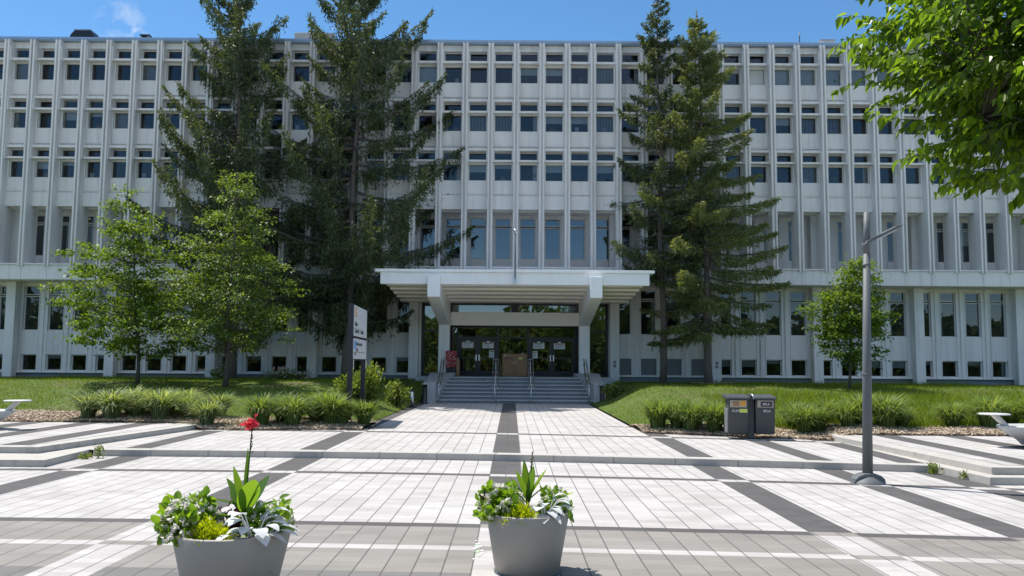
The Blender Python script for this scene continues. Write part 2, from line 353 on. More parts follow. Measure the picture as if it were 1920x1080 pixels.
# terraces: two steps each
def terrace(lo, hi, name, xr, yr, clipx):
    MB().prism(lo, -.02, .139).build('terrace_step', 'kerb', kind='structure', bevel=.012)
    MB().prism(hi, -.02, .274).build('raised_terrace', 'kerb', kind='structure', bevel=.012)
LL = [(-40, 17.1), (-9.15, 17.0), (-9.3, 19.4), (-9.3, 25.4), (-40, 25.6)]
LH = [(-40, 18.35), (-9.92, 18.15), (-9.1, 24.3), (-9.05, 24.9), (-9.6, 25.6), (-40, 25.8)]
RL = [(8.42, 17.5), (8.55, 15.45), (40, 15.0), (40, 23), (8.6, 23)]
RH = [(8.45, 22.4), (8.78, 15.8), (40, 15.35), (40, 23.2), (8.6, 23.2)]
terrace(LL, LH, 'l', 0, 0, 0); terrace(RL, RH, 'r', 0, 0, 0)
def terrace_pave(poly):
    me = bpy.data.meshes.new('terrace_paving'); me.from_pydata([(x, y, .279) for x, y in poly], [], [tuple(range(len(poly)))])
    uv = me.uv_layers.new(name='UVMap')
    for lp in me.loops: uv.data[lp.index].uv = me.vertices[lp.vertex_index].co.xy
    me.materials.append(M['pave_terrace']); me.update(); link('terrace_paving', me, kind='structure')
terrace_pave([(-38, 18.75), (-10.28, 18.5), (-9.5, 24.3), (-9.6, 25.5), (-38, 25.7)])
terrace_pave([(9.2, 16.12), (38, 15.7), (38, 23.1), (8.9, 23.1)])

def sstep(a, b, x): t = np.clip((x-a)/(b-a), 0, 1); return t*t*(3-2*t)
def lawn_z(x, y):
    x = np.asarray(x, float); y = np.asarray(y, float)
    d = np.where(x < 0, -4.5-x, x-3.82)
    base = .155+.14*np.where(x < 0, sstep(8.6, 9.7, -x), sstep(8.5, 9.0, x))
    y0 = np.where(x < 0, 25.6, 23.6)
    rise = np.clip((y-y0)/(37.5-y0), 0, 1)**1.15*np.where(x < 0, 1.02, .94)
    k = np.maximum(sstep(-.1, 2.6, d), sstep(42.6, 44.6, y))
    bumps = .03*np.sin(x*.9+y*.5)*np.sin(y*.7-x*.3)*sstep(0, 1.5, d)
    return np.maximum(base+rise*k*(1.17-base)+bumps, .15)
def bed_front(x): return np.where(x < -9.3, 25.3, np.where(x < 0, 24.75+.12*np.maximum(0, x+7.5), np.where(x < 8.6, 24.75-.42*np.maximum(0, x-3.6), 22.75)))
def lawn(name, x0, x1):
    xs = np.concatenate([np.linspace(x0, x1, 60)]); ts = np.linspace(0, 1, 40); V = []; F = []
    for t in ts:
        for x in xs:
            yf = float(bed_front(x)); y = yf+(47.1-yf)*t; V.append((x, y, float(lawn_z(x, y))))
    n = len(xs)
    for j in range(len(ts)-1):
        for i in range(n-1): F.append((j*n+i, j*n+i+1, (j+1)*n+i+1, (j+1)*n+i))
    mb = MB(); mb.add(V, F, 0, True)
    m, t, b, o = mat('lawn_soil'); k = N(t); f = k.noise(3, k.pos(), 6, .7); g = k.rng(k.noise(.35, k.pos(), 4), .58, .7)
    k.put(b.inputs['Base Color'], k.mix(k.m('MULTIPLY', g, .7), k.ramp(f, [(.3, (.06, .10, .010)), (.7, (.10, .15, .017))]), (.17, .13, .09))); b.inputs['Roughness'].default_value = .95
    k.put(b.inputs['Normal'], k.bump(k.noise(30, k.pos(), 3), .8, .05))
    return mb.build(name, m, kind='structure')
lawn('lawn', -42, -4.52); lawn('lawn', 3.84, 42)
# grass blades
def blades(x, y, h, lean=.5, w=.012):
    n = len(x); z = lawn_z(x, y)-.01; a = rnd(n, 0, 2*math.pi); P = np.stack([x, y, z], 1)
    s = np.stack([np.cos(a), np.sin(a), np.zeros(n)], 1)*np.asarray(w).reshape(-1, 1)
    l = np.stack([rng.normal(0, lean, n)*h, rng.normal(0, lean, n)*h, h], 1)
    return np.stack([P-s, P+s, P+l], 1)
def lawn_points(n, x0, x1, power=1.6):
    x = rnd(n, x0, x1); yf = bed_front(x); t = rnd(n)**power
    return x, yf+1.0+(45.9-yf-1.0)*t
G = []
for x0, x1, n in ((-24, -4.5, 60000), (3.85, 24, 60000)):
    x, y = lawn_points(n, x0, x1); hh = rnd(n, .04, .11)*(1+.9*sstep(43, 46, y))*np.where(x > 9, 1.5, 1.)
    worn = np.sin(x*.55+1.3)*np.sin(y*.8+x*.21)+.35*np.sin(x*2.1+y*1.7); kp = rnd(len(x)) > np.clip((worn-.75)*2.2, 0, .85); G.append(blades(x[kp], y[kp], hh[kp]))
mass('lawn_grass', np.concatenate(G), 'grass', kind='stuff')
# mulch beds with loose chips
def bed(name, poly_x, wid):
    xs = np.linspace(*poly_x, 40); ts = np.linspace(0, 1, 10); V = []; F = []
    for t in ts:
        for x in xs:
            yf = float(bed_front(x)); y = yf-.05+wid*t
            z = max(float(lawn_z(x, y)), .15)+.02+.10*math.sin(math.pi*min(1, t*1.1))*(.7+.3*math.sin(x*2.1))
            if t == 1: z -= .12
            if t == 0: z = .15 if -9.1 < x < 8.6 else .285
            V.append((x, y, z))
    n = len(xs)
    for j in range(len(ts)-1):
        for i in range(n-1): F.append((j*n+i, j*n+i+1, (j+1)*n+i+1, (j+1)*n+i))
    MB().add(V, F, 0, True).build('mulch_bed', 'mulch', kind='structure')
    m = 15000; x = rnd(m, *poly_x); t = rnd(m)**1.3; yf = bed_front(x); y = yf-.03+wid*t
    z = np.maximum(lawn_z(x, y), .15)+.035+.10*np.sin(np.pi*np.minimum(1, t*1.1))*(.7+.3*np.sin(x*2.1))
    D = unit(np.stack([rng.normal(size=m), rng.normal(size=m), rng.normal(0, .35, m)], 1)); U = unit(np.stack([rng.normal(0, .5, m), rng.normal(0, .5, m), np.ones(m)], 1))
    Sd = np.cross(D, U); P = np.stack([x, y, z], 1); L = rnd(m, .02, .055)[:, None]; W = rnd(m, .01, .022)[:, None]
    return np.stack([P-D*L-Sd*W, P+D*L-Sd*W*.7, P+D*L+Sd*W*.7, P-D*L+Sd*W], 1)
chips = [bed('l', (-16, -4.35), 2.9), bed('r', (3.75, 14), 2.6)]
c = rnd(900, 0, 2*math.pi); q = rnd(900)**.5*1.1; x = 10.0+q*np.cos(c); y = 42.7+q*np.sin(c)*.6; z = lawn_z(x, y)+.10
D = rdir(900)*np.array([1, 1, .3]); P = np.stack([x, y, z], 1); Sd = unit(np.cross(D, [0, 0, 1.]))
chips.append(np.stack([P-D*.05-Sd*.02, P+D*.05-Sd*.02, P+D*.05+Sd*.02, P-D*.05+Sd*.02], 1))
mass('wood_chips', np.concatenate(chips), 'chip', kind='stuff')

# ---------------------------------------------------------------- building
BO = (.12, 46.0, 1.0)
B = thing('office_building', BO, 'long white concrete office block with rows of windows between vertical fins and an entrance canopy', 'building')
FIN0, PB = .16, 1.384
NF = 24
ROWS = [(19.10, 0, 18.49, 18.37, 18.31, 17.36, 16.55), (16.24, 0, 15.72, 15.61, 15.60, 14.66, 13.82), (13.53, 0, 13.02, 12.92, 12.88, 11.93, 11.18)]
# fins
def fin_mesh():
    mb = MB()
    pr = [(-.15, .80), (-.15, .03), (-.13, 0), (-.055, 0), (-.038, .15), (.038, .15), (.055, 0), (.13, 0), (.15, .03), (.15, .80)]
    mb.prism(pr[::-1], 7.06, 19.44)
    mb.box(-.128, .128, .80, 1.25, 7.15, 10.3)
    me = bpy.data.meshes.new('fin'); me.from_pydata(mb.v, [], mb.f); me.materials.append(M['conc']); me.update(); return me
fm = fin_mesh()
for n in range(-NF, NF+1): link('fin', fm, B, loc=(FIN0+PB*n-BO[0], 45.0-BO[1], -BO[2]))
wall = MB(); shs = [MB() for _ in range(4)]; band = MB()
X0, X1 = FIN0-PB*NF, FIN0+PB*NF
for n in range(-NF, NF):
    c = FIN0+PB*(n+.5); a, b = c-PB/2+.15, c+PB/2-.15
    wall.box(a, b, 45.45, 45.9, 19.10, 19.43)                        # top beam
    for i, (zt, tb, s1, s0, wt, wb, pb) in enumerate(ROWS):
        sh = shs[i]
        wall.box(a, a+.055, 45.50, 45.9, wb, zt); wall.box(b-.055, b, 45.50, 45.9, wb, zt)        # jambs
        wall.box(a+.06, b-.06, 45.64, 45.9, wt, s0) if s0 > wt else None
        sh.box(a, a+.05, 45.10, 45.497, s0-.04, zt); sh.box(b-.05, b, 45.10, 45.497, s0-.04, zt)  # transom cheeks
        sh.box(a+.052, b-.052, 45.24, 45.80, s0, s1)                 # shelf
        wall.box(a+.002, b-.002, 45.52, 45.95, pb, wb)               # spandrel
        wall.box(a+.06, b-.06, 45.508, 45.518, pb+.07, wb-.05)
        if i < 2:
            z2 = ROWS[i+1][0]
            wall.box(a+.003, b-.003, 45.62, 45.95, z2+.12, pb)       # groove
            shs[i+1].box(a+.002, b-.002, 45.24, 45.95, z2, z2+.125)  # slab edge
    wall.box(a+.003, b-.003, 45.58, 45.95, 11.10, 11.18); wall.box(a+.001, b-.001, 45.48, 45.95, 10.36, 11.10)
    wall.box(c-PB/2+.001, c+PB/2-.001, 45.96, 47.3, 10.30, 10.36)    # loggia ceiling
    wall.box(c-PB/2+.001, c+PB/2-.001, 45.52, 47.3, 7.04, 7.15)      # loggia floor
    shs[3].box(a+.004, b-.004, 45.07, 45.50, 7.14, 7.21)             # sill ledge
    band.box(c-PB/2+.012, c+PB/2-.012, 45.14, 45.5, 6.36, 7.135)     # band panel
band.box(X0, X1, 45.17, 45.45, 6.40, 7.10)
band.box(X0, X1, 45.20, 47.2, 6.34, 6.395)                           # soffit
wall.build('facade_wall', 'conc', B, BO); [q.build('sun_shelf' if i < 3 else 'sill_ledge', 'conc', B, BO) for i, q in enumerate(shs)]; band.build('spandrel_band', 'conc', B, BO)
MB().box(X0-.1, X1+.1, 45.16, 60, 19.44, 19.60).box(X0-.1, X1+.1, 45.12, 45.2, 19.50, 19.63).build('roof', 'coping', B, BO)
ro = MB()
ro.box(X0, X1, 49.6, 49.8, .8, 19.43)
for z in (16.3, 13.6, 10.5, 6.9): ro.box(X0, X1, 46.0 if z > 11 else 47.31, 49.6, z-.06, z+.06)
for z in (2.6,): ro.box(X0, -5.3, 47.3, 49.6, z-.05, z+.05); ro.box(5.6, X1, 47.3, 49.6, z-.05, z+.05)
for n in range(-NF, NF, 2): ro.box(FIN0+PB*n-.05, FIN0+PB*n+.05, 46.2, 49.6, 10.4, 19.4)
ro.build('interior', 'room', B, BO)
MB().box(X0-.12, X0, 45.3, 60, .5, 19.43).box(X1, X1+.12, 45.3, 60, .5, 19.43).box(X0, X1, 59.8, 60, .5, 19.43).build('outer_wall', 'conc', B, BO)

# windows: one frame mesh and one pane mesh per kind, copied as parts and sub-parts
def meshof(mb, name, m):
    me = bpy.data.meshes.new(name); me.from_pydata(mb.v, [], mb.f); me.materials.append(M[m]); me.update(); return me
def frame_rects(rects, wdt, d0, d1):
    mb = MB(); g = MB()
    for x0, x1, z0, z1 in rects:
        mb.box(x0, x1, d0, d1, z1-wdt, z1); mb.box(x0, x1, d0, d1, z0, z0+wdt)
        mb.box(x0, x0+wdt, d0, d1, z0+wdt, z1-wdt); mb.box(x1-wdt, x1, d0, d1, z0+wdt, z1-wdt)
        y = (d0+d1)/2+.01; g.quad((x0+wdt, y, z0+wdt), (x1-wdt, y, z0+wdt), (x1-wdt, y, z1-wdt), (x0+wdt, y, z1-wdt))
    return mb, g
def blind_meshes(x0, x1, z0, z1, y):
    r = {}
    mb = MB(); n = 11
    for i in range(n):
        xx = x0+(x1-x0)*(i+.5)/n; mb.quad((xx-.034, y, z0+.02), (xx+.012, y+.03, z0+.02), (xx+.012, y+.03, z1), (xx-.034, y, z1))
    r['v'] = meshof(mb, 'blind', 'blind')
    for key, fr in (('half', .45), ('full', 1.), ('third', .22)):
        r[key] = meshof(MB().box(x0, x1, y, y+.01, z1-(z1-z0)*fr, z1), 'blind', 'blind')
    for key, (p, q) in (('l', (0, .22)), ('r', (.76, 1))):
        mb = MB()
        for i in range(5):
            u0 = x0+(x1-x0)*(p+(q-p)*i/5); u1 = x0+(x1-x0)*(p+(q-p)*(i+1)/5); s = .02*(i % 2)
            mb.quad((u0, y+s, z0), (u1, y+.02-s, z0), (u1, y+.02-s, z1), (u0, y+s, z1))
        r[key] = meshof(mb, 'blind', 'blind')
    return r
SILL = [meshof(MB().box(-.10, .10, -.05, .05, 0, .30), 'sill_item', 'blind'), meshof(MB().box(-.22, .22, -.08, .08, 0, .12).box(-.12, .02, -.05, .05, .121, .26), 'sill_item', 'wood'), meshof(MB().lathe([(.05, 0), (.07, .16), (0, .16)], 8).lathe([(.03, .16), (.16, .24), (.13, .38), (0, .42)], 8), 'sill_item', 'shrub')]
def window_kind(name, fm_, gm_, blinds, spots, probs, y, pane='glass', fmat='frame', sill=None):
    fme = meshof(fm_, name, fmat); gme = meshof(gm_, 'pane', pane)
    for x, z in spots:
        o = link(name, fme, B, loc=(x-BO[0], y-BO[1], z-BO[2]))
        link('pane', gme, o, rot=(random.gauss(0, .0045), 0, random.gauss(0, .0045)))
        if blinds:
            for kk in (probs(x, z) or []): link('blind', blinds[kk], o)
            if sill is not None and random.random() < .45: link('sill_item', random.choice(SILL), o, loc=(random.uniform(-.3, .3), .22, sill))
for i, (zt, tb, s1, s0, wt, wb, pb) in enumerate(ROWS):
    f, g = frame_rects([(-.497, .497, wb, wt), (-.497, .497, s1+.003, zt-.02)], .045, -.03, .05)
    bl = blind_meshes(-.45, .45, wb+.04, wt-.04, .10)
    def pr(x, z, i=i):
        if i == 0 and x > 12.4: return ['full'] if random.random() < .85 else None
        u = random.random()
        return ['v'] if u < .24 else ['half'] if u < .34 else ['third'] if u < .44 else ['r'] if u < .54 else ['l'] if u < .62 else ['full'] if u < .65 else None
    window_kind('top_floor_window' if i == 0 else 'office_window', f, g, bl, [(FIN0+PB*(n+.5), 0) for n in range(-NF, NF)], pr, 45.68, sill=wb+.05)
# ground floor wall, windows, columns
GX = [6.15+1.378*k for k in range(20)]; GLX = [-5.92-1.372*k for k in range(20)]
MX = [FIN0+PB*(n+.5) for n in range(-4, 4)]      # loggia bays over the entrance
lw = MB()
for xk, hw in [(x, .689) for x in GX]+[(x, .686) for x in GLX]+[(x, .692) for x in MX]:
    a, b = xk-hw, xk+hw
    lw.box(a, xk-.43, 47.1, 47.3, 7.15, 10.3); lw.box(xk+.43, b, 47.1, 47.3, 7.15, 10.3); lw.box(xk-.43, xk+.43, 47.1, 47.3, 10.14, 10.3); lw.box(xk-.43, xk+.43, 47.1, 47.3, 7.15, 7.84)
    for q in (-.47, .43): lw.box(xk+q, xk+q+.04, 47.06, 47.099, 7.15, 10.2)
lw.build('loggia_wall', 'conc', B, BO)
f, g = frame_rects([(-.43, .43, 7.84, 9.63), (-.43, .43, 9.69, 10.14)], .05, -.03, .05)
bl = blind_meshes(-.38, .38, 7.89, 9.58, .12)
window_kind('loggia_window', f, g, None, [(x, 0) for x in MX], None, 47.2, 'glass3')
window_kind('loggia_window', f, g, bl, [(x, 0) for x in GX+GLX],
            lambda x, z: ([random.choice(['l', 'r', 'v', 'half'])] if random.random() < .35 else None) if abs(x) > 6 else None, 47.2)
for x in [5.60+5.535*k for k in range(6)]+[-5.34-5.5*k for k in range(6)]:
    MB().box(x-.255, x+.255, 46.5, 47.095, 7.152, 10.298).build('loggia_column', 'conc', B, BO)
wings = {1: MB(), -1: MB()}; led = MB()
for xk, hw, sd in [(x, .689, 1) for x in GX]+[(x, .686, -1) for x in GLX]:
    a, b = xk-hw, xk+hw; gw = wings[sd]
    gw.box(a, xk-.43, 47.0, 47.3, 1.42, 6.34); gw.box(xk+.43, b, 47.0, 47.3, 1.42, 6.34)
    gw.box(xk-.43, xk+.43, 47.0, 47.3, 6.17, 6.34); gw.box(xk-.43, xk+.43, 47.0, 47.3, 2.40, 3.70); gw.box(xk-.43, xk+.43, 47.0, 47.3, 1.42, 1.50)
    gw.box(b-.06 if sd > 0 else a-.06, b+.06 if sd > 0 else a+.06, 46.93, 46.998, 1.45, 6.336)
    for q in (-.47, .43): gw.box(xk+q, xk+q+.04, 46.965, 46.999, 1.45, 6.25)
led.box(5.3, X1, 46.9, 47.0, 1.40, 1.452).box(X0, -5.1, 46.9, 47.0, 1.40, 1.452)
[q.build('ground_floor_wall', 'conc', B, BO) for q in wings.values()]; led.build('plinth_ledge', 'conc', B, BO)
MB().box(5.46, X1, 47.06, 47.3, .3, 1.415).box(X0, -5.24, 47.06, 47.3, .3, 1.415).build('plinth', 'conc_dark', B, BO)
f, g = frame_rects([(-.43, .43, 3.70, 5.60), (-.43, .43, 5.66, 6.17)], .05, -.02, .06)
bl = blind_meshes(-.38, .38, 3.75, 5.55, .12)
window_kind('ground_floor_window', f, g, bl, [(x, 0) for x in GX+GLX], lambda x, z: ([random.choice(['l', 'r', 'l', 'third', 'half'])] if random.random() < .6 else None), 47.12)
f, g = frame_rects([(-.43, .43, 1.50, 2.40)], .05, -.02, .06)
bl = blind_meshes(-.38, .38, 1.55, 2.35, .12)
window_kind('basement_window', f, g, bl, [(x, 0) for x in GX[4:]+GLX], lambda x, z: ([random.choice(['third', 'half', 'r', 'third'])] if random.random() < .6 else None), 47.14)
for x in GX[:4]:
    mb = MB()
    for i in range(10):
        z = 1.53+i*.085; mb.prism([(47.02, z), (47.03, z-.012), (47.14, z+.075), (47.13, z+.087)], x-.4, x+.4, ax='x')
    mb.box(x-.43, x-.4, 46.99, 47.2, 1.5, 2.4).box(x+.4, x+.43, 46.99, 47.2, 1.5, 2.4)
    mb.build('louvre_vent', 'louvre', B, BO)
for x in [5.60+5.535*k for k in range(6)]+[-5.34-5.5*k for k in range(6)]:
    MB().box(x-.255, x+.255, 46.42, 46.925, .5, 6.337).build('column', 'conc', B, BO, bevel=.015)
for x in (5.6, 11.14):
    MB().lathe([(0, 0), (.07, 0), (.085, .02), (.05, .035), (.05, .05), (0, .05)], 14).lathe([(0, 0), (.07, 0), (.085, .02), (.05, .035), (.05, .05), (0, .05)], 14, (0, -.2, 0)).build('hose_inlet', 'louvre', B).matrix_local = Matrix.Translation((x-BO[0], 46.42-BO[1], 2.2-BO[2])) @ Matrix.Rotation(R(90), 4, 'X')
# entrance: glazed wall, doors, clerestory
en = MB()
en.box(-5.1, -4.98, 46.95, 48.4, .9, 6.33).box(5.34, 5.46, 46.95, 48.4, .9, 6.33)
en.box(-3.34, 3.66, 46.5, 47.05, 4.14, 4.86)                          # lintel
en.box(-5.0, 5.4, 48.5, 48.6, 5.32, 6.33)
en.build('entrance_wall', 'cream', B, BO, bevel=.01)
text('13', .26, 'house_number', 'paper', B, (.16-BO[0], 46.492-BO[1], 4.36-BO[2]), (R(90), 0, 0), .006, 'CENTER')
fr = MB()
for x0, x1 in ((-3.36, -3.29), (-3.06, -2.99), (-.80, -.70), (.88, .97), (3.54, 3.68)): fr.box(x0, x1, 47.70, 47.86, 1.38, 4.138)
fr.box(-3.29, 3.54, 47.71, 47.85, 4.06, 4.137).box(-3.29, 3.54, 47.71, 47.85, 3.48, 3.555)
fr.box(-4.98, -4.85, 47.4, 47.6, 1.0, 5.4).box(-4.03, -3.95, 47.4, 47.6, 1.0, 5.4).box(-4.85, -4.03, 47.42, 47.58, 3.84, 3.93).box(-4.98, -3.95, 47.38, 47.62, 1.0, 1.5)
fr.box(4.22, 4.30, 47.4, 47.6, 1.0, 5.4).box(5.2, 5.34, 47.4, 47.6, 1.0, 5.4).box(4.3, 5.2, 47.42, 47.58, 3.84, 3.93).box(4.22, 5.34, 47.38, 47.62, 1.0, 1.5)
fr.box(-3.3, 3.62, 46.9, 47.02, 5.27, 5.33).box(-.03, .37, 46.92, 47.01, 4.865, 5.27)
fr.build('entrance_frame', 'black', B, BO)
pn = MB()
for x0, x1, z0, z1, y in ((-3.29, -3.06, 1.4, 3.48, 47.78), (-3.29, -3.06, 3.555, 4.06, 47.78), (-2.99, -.80, 3.555, 4.06, 47.785), (-.70, .88, 3.555, 4.06, 47.78), (-.70, .88, 1.4, 3.48, 47.78), (.97, 3.54, 3.555, 4.06, 47.775),
                          (-4.85, -4.03, 1.5, 3.84, 47.5), (-4.85, -4.03, 3.93, 5.4, 47.5), (4.3, 5.2, 1.5, 3.84, 47.5), (4.3, 5.2, 3.93, 5.4, 47.5), (-3.3, -.03, 4.865, 5.27, 46.97), (.37, 3.62, 4.865, 5.27, 46.97)):
    pn.quad((x0, y, z0), (x1, y, z0), (x1, y, z1), (x0, y, z1))
pn.build('entrance_glazing', 'glass2', B, BO)
for x0, x1, hs in ((-2.98, -1.89, 1), (-1.88, -.81, -1), (.98, 2.25, 1), (2.26, 3.53, -1)):
    o = MB(); o.box(x0, x0+.14, 47.72, 47.80, 1.395, 3.47).box(x1-.14, x1, 47.72, 47.80, 1.395, 3.47).box(x0+.14, x1-.14, 47.72, 47.80, 3.32, 3.47).box(x0+.14, x1-.14, 47.72, 47.80, 1.395, 1.68).box(x0+.14, x1-.14, 47.722, 47.79, 2.36, 2.43)
    d = o.build('door', 'black', B, (BO[0], BO[1], BO[2]))
    MB().quad((x0+.14, 47.77, 1.68), (x1-.14, 47.77, 1.68), (x1-.14, 47.77, 3.32), (x0+.14, 47.77, 3.32)).build('door_glass', 'glass2', d, BO)
    hx = x1-.08 if hs > 0 else x0+.08
    MB().box(hx-.03, hx+.03, 47.70, 47.719, 2.22, 2.56).tube([(hx, 47.69, 2.40), (hx-hs*.16, 47.66, 2.40)], .022, 8).build('handle', 'steel', d, BO)
# canopy
cp = MB(); cp.box(-6.22, 6.49, 40.1, 40.42, 5.79, 6.36)
can = cp.build('entrance_canopy', 'white', B, BO, bevel=.012)
MB().box(-6.47, 6.73, 40.02, 45.10, 6.362, 6.50).build('canopy_coping', 'white', can, BO, bevel=.012)
sf = MB()
for i in range(5):
    y0 = 40.425+1.24*i; sf.box(-5.97-.0*i, 6.24, y0, y0+1.235, 5.755-.095*i, 6.33 if y0 > 43.5 else 6.355)
sf.build('canopy_soffit', 'cream', can, BO)
for x0, x1 in ((-3.96, -3.36), (3.65, 4.23)):
    MB().prism([(39.72, 5.16), (46.2, 4.13), (46.2, 1.2), (46.8, 1.2), (46.8, 6.17), (39.72, 6.17)], x0, x1, ax='x').build('canopy_bracket', 'white', can, BO, bevel=.03)
# stairs and landing (setting)
N7 = 7; rz = (1.38-.134)/N7
st = MB()
for i in range(N7):
    y0 = 41.85+.33*i; hw = 3.84-.085*i
    ks = 6; rr = random.Random(i); cuts = [-hw+.17]+sorted(-hw+.17+2*hw*(j+rr.uniform(.25, .75))/ks for j in range(1, ks))+[hw+.17]
    for a, b in zip(cuts[:-1], cuts[1:]):
        st.box(a+.004, b-.004, y0, y0+.40 if i < N7-1 else 44.6, .134+rz*(i+1)-.055, .134+rz*(i+1))
        st.box(a+.003, b-.003, y0+.05, y0+.42, .134+rz*i-.05, .134+rz*(i+1)-.056, 1)
st.box(-3.2, 3.5, 43.9, 47.6, .1, 1.2).box(-5.0, 5.35, 44.6, 49.6, .5, 1.376)
st.build('steps', ['stone', 'stone_shade'], kind='structure', bevel=.008)
for sg in (-1, 1):
    c = .17; inn = [(41.7, 3.86), (44.6, 3.15)]
    mb = MB(); Z = [(41.7, 1.14), (42.7, 1.14), (44.6, 1.58)]; V = []
    def inx(y): return c+sg*(3.86-(y-41.7)*.245)
    ox = c+sg*4.42
    ys = [(41.7, 1.14), (42.7, 1.14), (44.6, 1.58), (46.15, 1.58)]
    for y, z in ys: V += [(inx(min(y, 44.6)), y, .1), (inx(min(y, 44.6)), y, z), (ox, y, z), (ox, y, .1)]
    Fs = [(0, 1, 2, 3), (12, 15, 14, 13)]
    for i in range(3): Fs += [(4*i+j, 4*(i+1)+j, 4*(i+1)+(j+1) % 4, 4*i+(j+1) % 4) for j in range(4)]
    mb.add(V, Fs).build('stair_cheek', 'stone', bevel=.01, label='grey granite cheek wall on the '+('left' if sg < 0 else 'right')+' side of the entrance steps', cat='stair wall', group='cheek walls of the steps')

# rooftop kit
def roofbox(name, x, y, lab, cat, make):
    o = thing(name, (x, y, 19.6), lab, cat); make(o); return o
def cap(o):
    p = [(-.68, 0), (-.62, .22), (-.42, .46), (.42, .46), (.62, .22), (.68, 0)]
    MB().prism(p, 0, 1.0, ax='y').build('hood', 'black', o, bevel=.03); MB().box(-.45, .45, .02, .98, .462, .52).build('hood_cap', 'coping', o)
    MB().box(-.5, .5, .1, .9, -.02, .1).build('curb', 'louvre', o)
roofbox('roof_ventilator', -23.6, 45.22, 'dark hooded ventilator at the left end of the roof', 'roof vent', cap)
roofbox('exhaust_pipe', -20.3, 45.5, 'small dark exhaust stub on the roof right of the hooded ventilator', 'exhaust pipe', lambda o: (MB().tube([(0, 0, 0), (0, 0, .22)], .12, 10).build('pipe', 'black', o), MB().box(-.2, .35, -.15, .15, .22, .30).build('cowl', 'black', o)))
roofbox('air_handling_unit', -11.0, 45.85, 'pale boxy air unit on the roof between the two left spruces', 'air unit', lambda o: (MB().box(-1.0, 1.2, -.6, .6, 0, .42).build('casing', 'bowl', o, bevel=.03), MB().box(-.8, .9, -.4, .4, .42, .5).build('lid', 'louvre', o)))
roofbox('chimney', 8.85, 50.0, 'pale square chimney on the roof between the two right spruces', 'chimney', lambda o: (MB().box(-.3, .3, -.3, .3, 0, 2.0).build('shaft', 'bowl', o), MB().box(-.38, .38, -.38, .38, 2.0, 2.15).build('chimney_cap', 'louvre', o)))
roofbox('antenna', 15.7, 45.5, 'thin antenna rod on the roof right of the right spruces', 'antenna', lambda o: (MB().tube([(0, 0, 0), (0, 0, .75)], .025, 6).build('rod', 'black', o), MB().box(-.1, .1, -.1, .1, 0, .06).build('foot', 'black', o)))
roofbox('roof_hatch', 17.2, 45.75, 'low pale hatch on the roof near the overhanging tree', 'roof hatch', lambda o: (MB().box(-.4, .35, -.4, .4, 0, .24).build('curb', 'bowl', o), MB().box(-.43, .38, -.43, .43, .24, .29).build('lid', 'louvre', o)))

# ---------------------------------------------------------------- small things at the entrance
o = thing('flagpole', (.14, 40.0, 6.0), 'short bare flagpole fixed to the middle of the canopy edge', 'flagpole')
MB().tube([(0, -.06, -.1), (0, -.22, 2.18)], [.035, .028], 10).build('pole', 'post', o)
MB().lathe([(0, -.1), (.05, -.087), (.087, -.05), (.1, 0), (.087, .05), (.05, .087), (0, .1)], 14, (0, -.235, 2.3)).build('ball', 'steel', o)
MB().box(-.07, .07, -.10, .10, -.16, .22).build('bracket', 'steel', o, bevel=.01)
def paper(x0, x1, z0, z1, lab, red=False, clip=True):
    o = thing('paper_notice', ((x0+x1)/2, 47.70, z0), lab, 'notice', 'paper notices on the entrance doors')
    w_, h_ = (x1-x0)/2, z1-z0
    MB().box(-w_, w_, .0, .006, 0, h_).build('sheet', 'paper', o)
    mb = MB(); rr = random.Random(int(x0*100))
    mb.box(-w_*.8, w_*.8, -.004, -.001, h_*.78, h_*.9)
    o2 = mb.build('heading', 'redink' if red else 'ink', o)
    mb = MB()
    for i in range(5): mb.box(-w_*.8, -w_*.8+w_*1.6*rr.uniform(.6, 1), -.004, -.001, h_*(.62-.11*i), h_*(.645-.11*i))
    mb.build('lines', 'ink', o)
    if clip: MB().box(-.08, .08, -.008, -.001, h_, h_+.07).build('tape', 'paper', o)
paper(-2.76, -2.13, 2.93, 3.26, 'wide paper notice on the leftmost entrance door')
paper(-1.62, -1.00, 2.92, 3.25, 'wide paper notice on the second entrance door from the left')
paper(1.20, 1.83, 2.91, 3.24, 'wide paper notice with black heading on the third entrance door from the left')
paper(2.36, 2.98, 2.90, 3.23, 'wide paper notice with red heading on the rightmost entrance door', True)
paper(-1.25, -.97, 2.40, 2.80, 'upright paper sheet below the wide notice left of the wooden cabinet', False, False)
paper(1.17, 1.46, 2.38, 2.78, 'upright paper sheet with red heading right of the wooden cabinet', True, False)
o = thing('wooden_cabinet', (.18, 47.2, 1.38), 'brown two-door wooden cabinet standing between the entrance doors', 'cabinet')
MB().box(-.68, .68, -.25, .3, 0, 1.24).build('body', 'wood', o, bevel=.01)
for s in (-1, 1): d = MB().box(min(s*.01, s*.66), max(s*.01, s*.66), -.275, -.251, .03, .86).build('cabinet_door', 'wood', o, bevel=.006); MB().box(s*.06-.012, s*.06+.012, -.30, -.276, .68, .80).build('pull', 'steel', d)
MB().box(-.66, .66, -.262, -.251, .89, 1.2).build('top_rail', 'wood', o); MB().box(.22, .42, -.268, -.263, .93, 1.05).build('brass_plate', 'lime', o); MB().box(-.58, -.1, -.268, -.263, .97, 1.02).build('lettering_strip', 'ink', o); MB().box(-.58, -.50, -.268, -.263, 1.10, 1.16).build('sticker', 'paper', o)
o = thing('notice_stand', (-3.24, 46.0, 1.38), 'red and white patterned panel on a stand beside the left canopy column', 'notice stand')
m, t, b, oo = mat('red_poster'); k = N(t); vn = k.n('ShaderNodeTexVoronoi'); vn.inputs['Scale'].default_value = 6.5; k.put(vn.inputs['Vector'], k.obj())
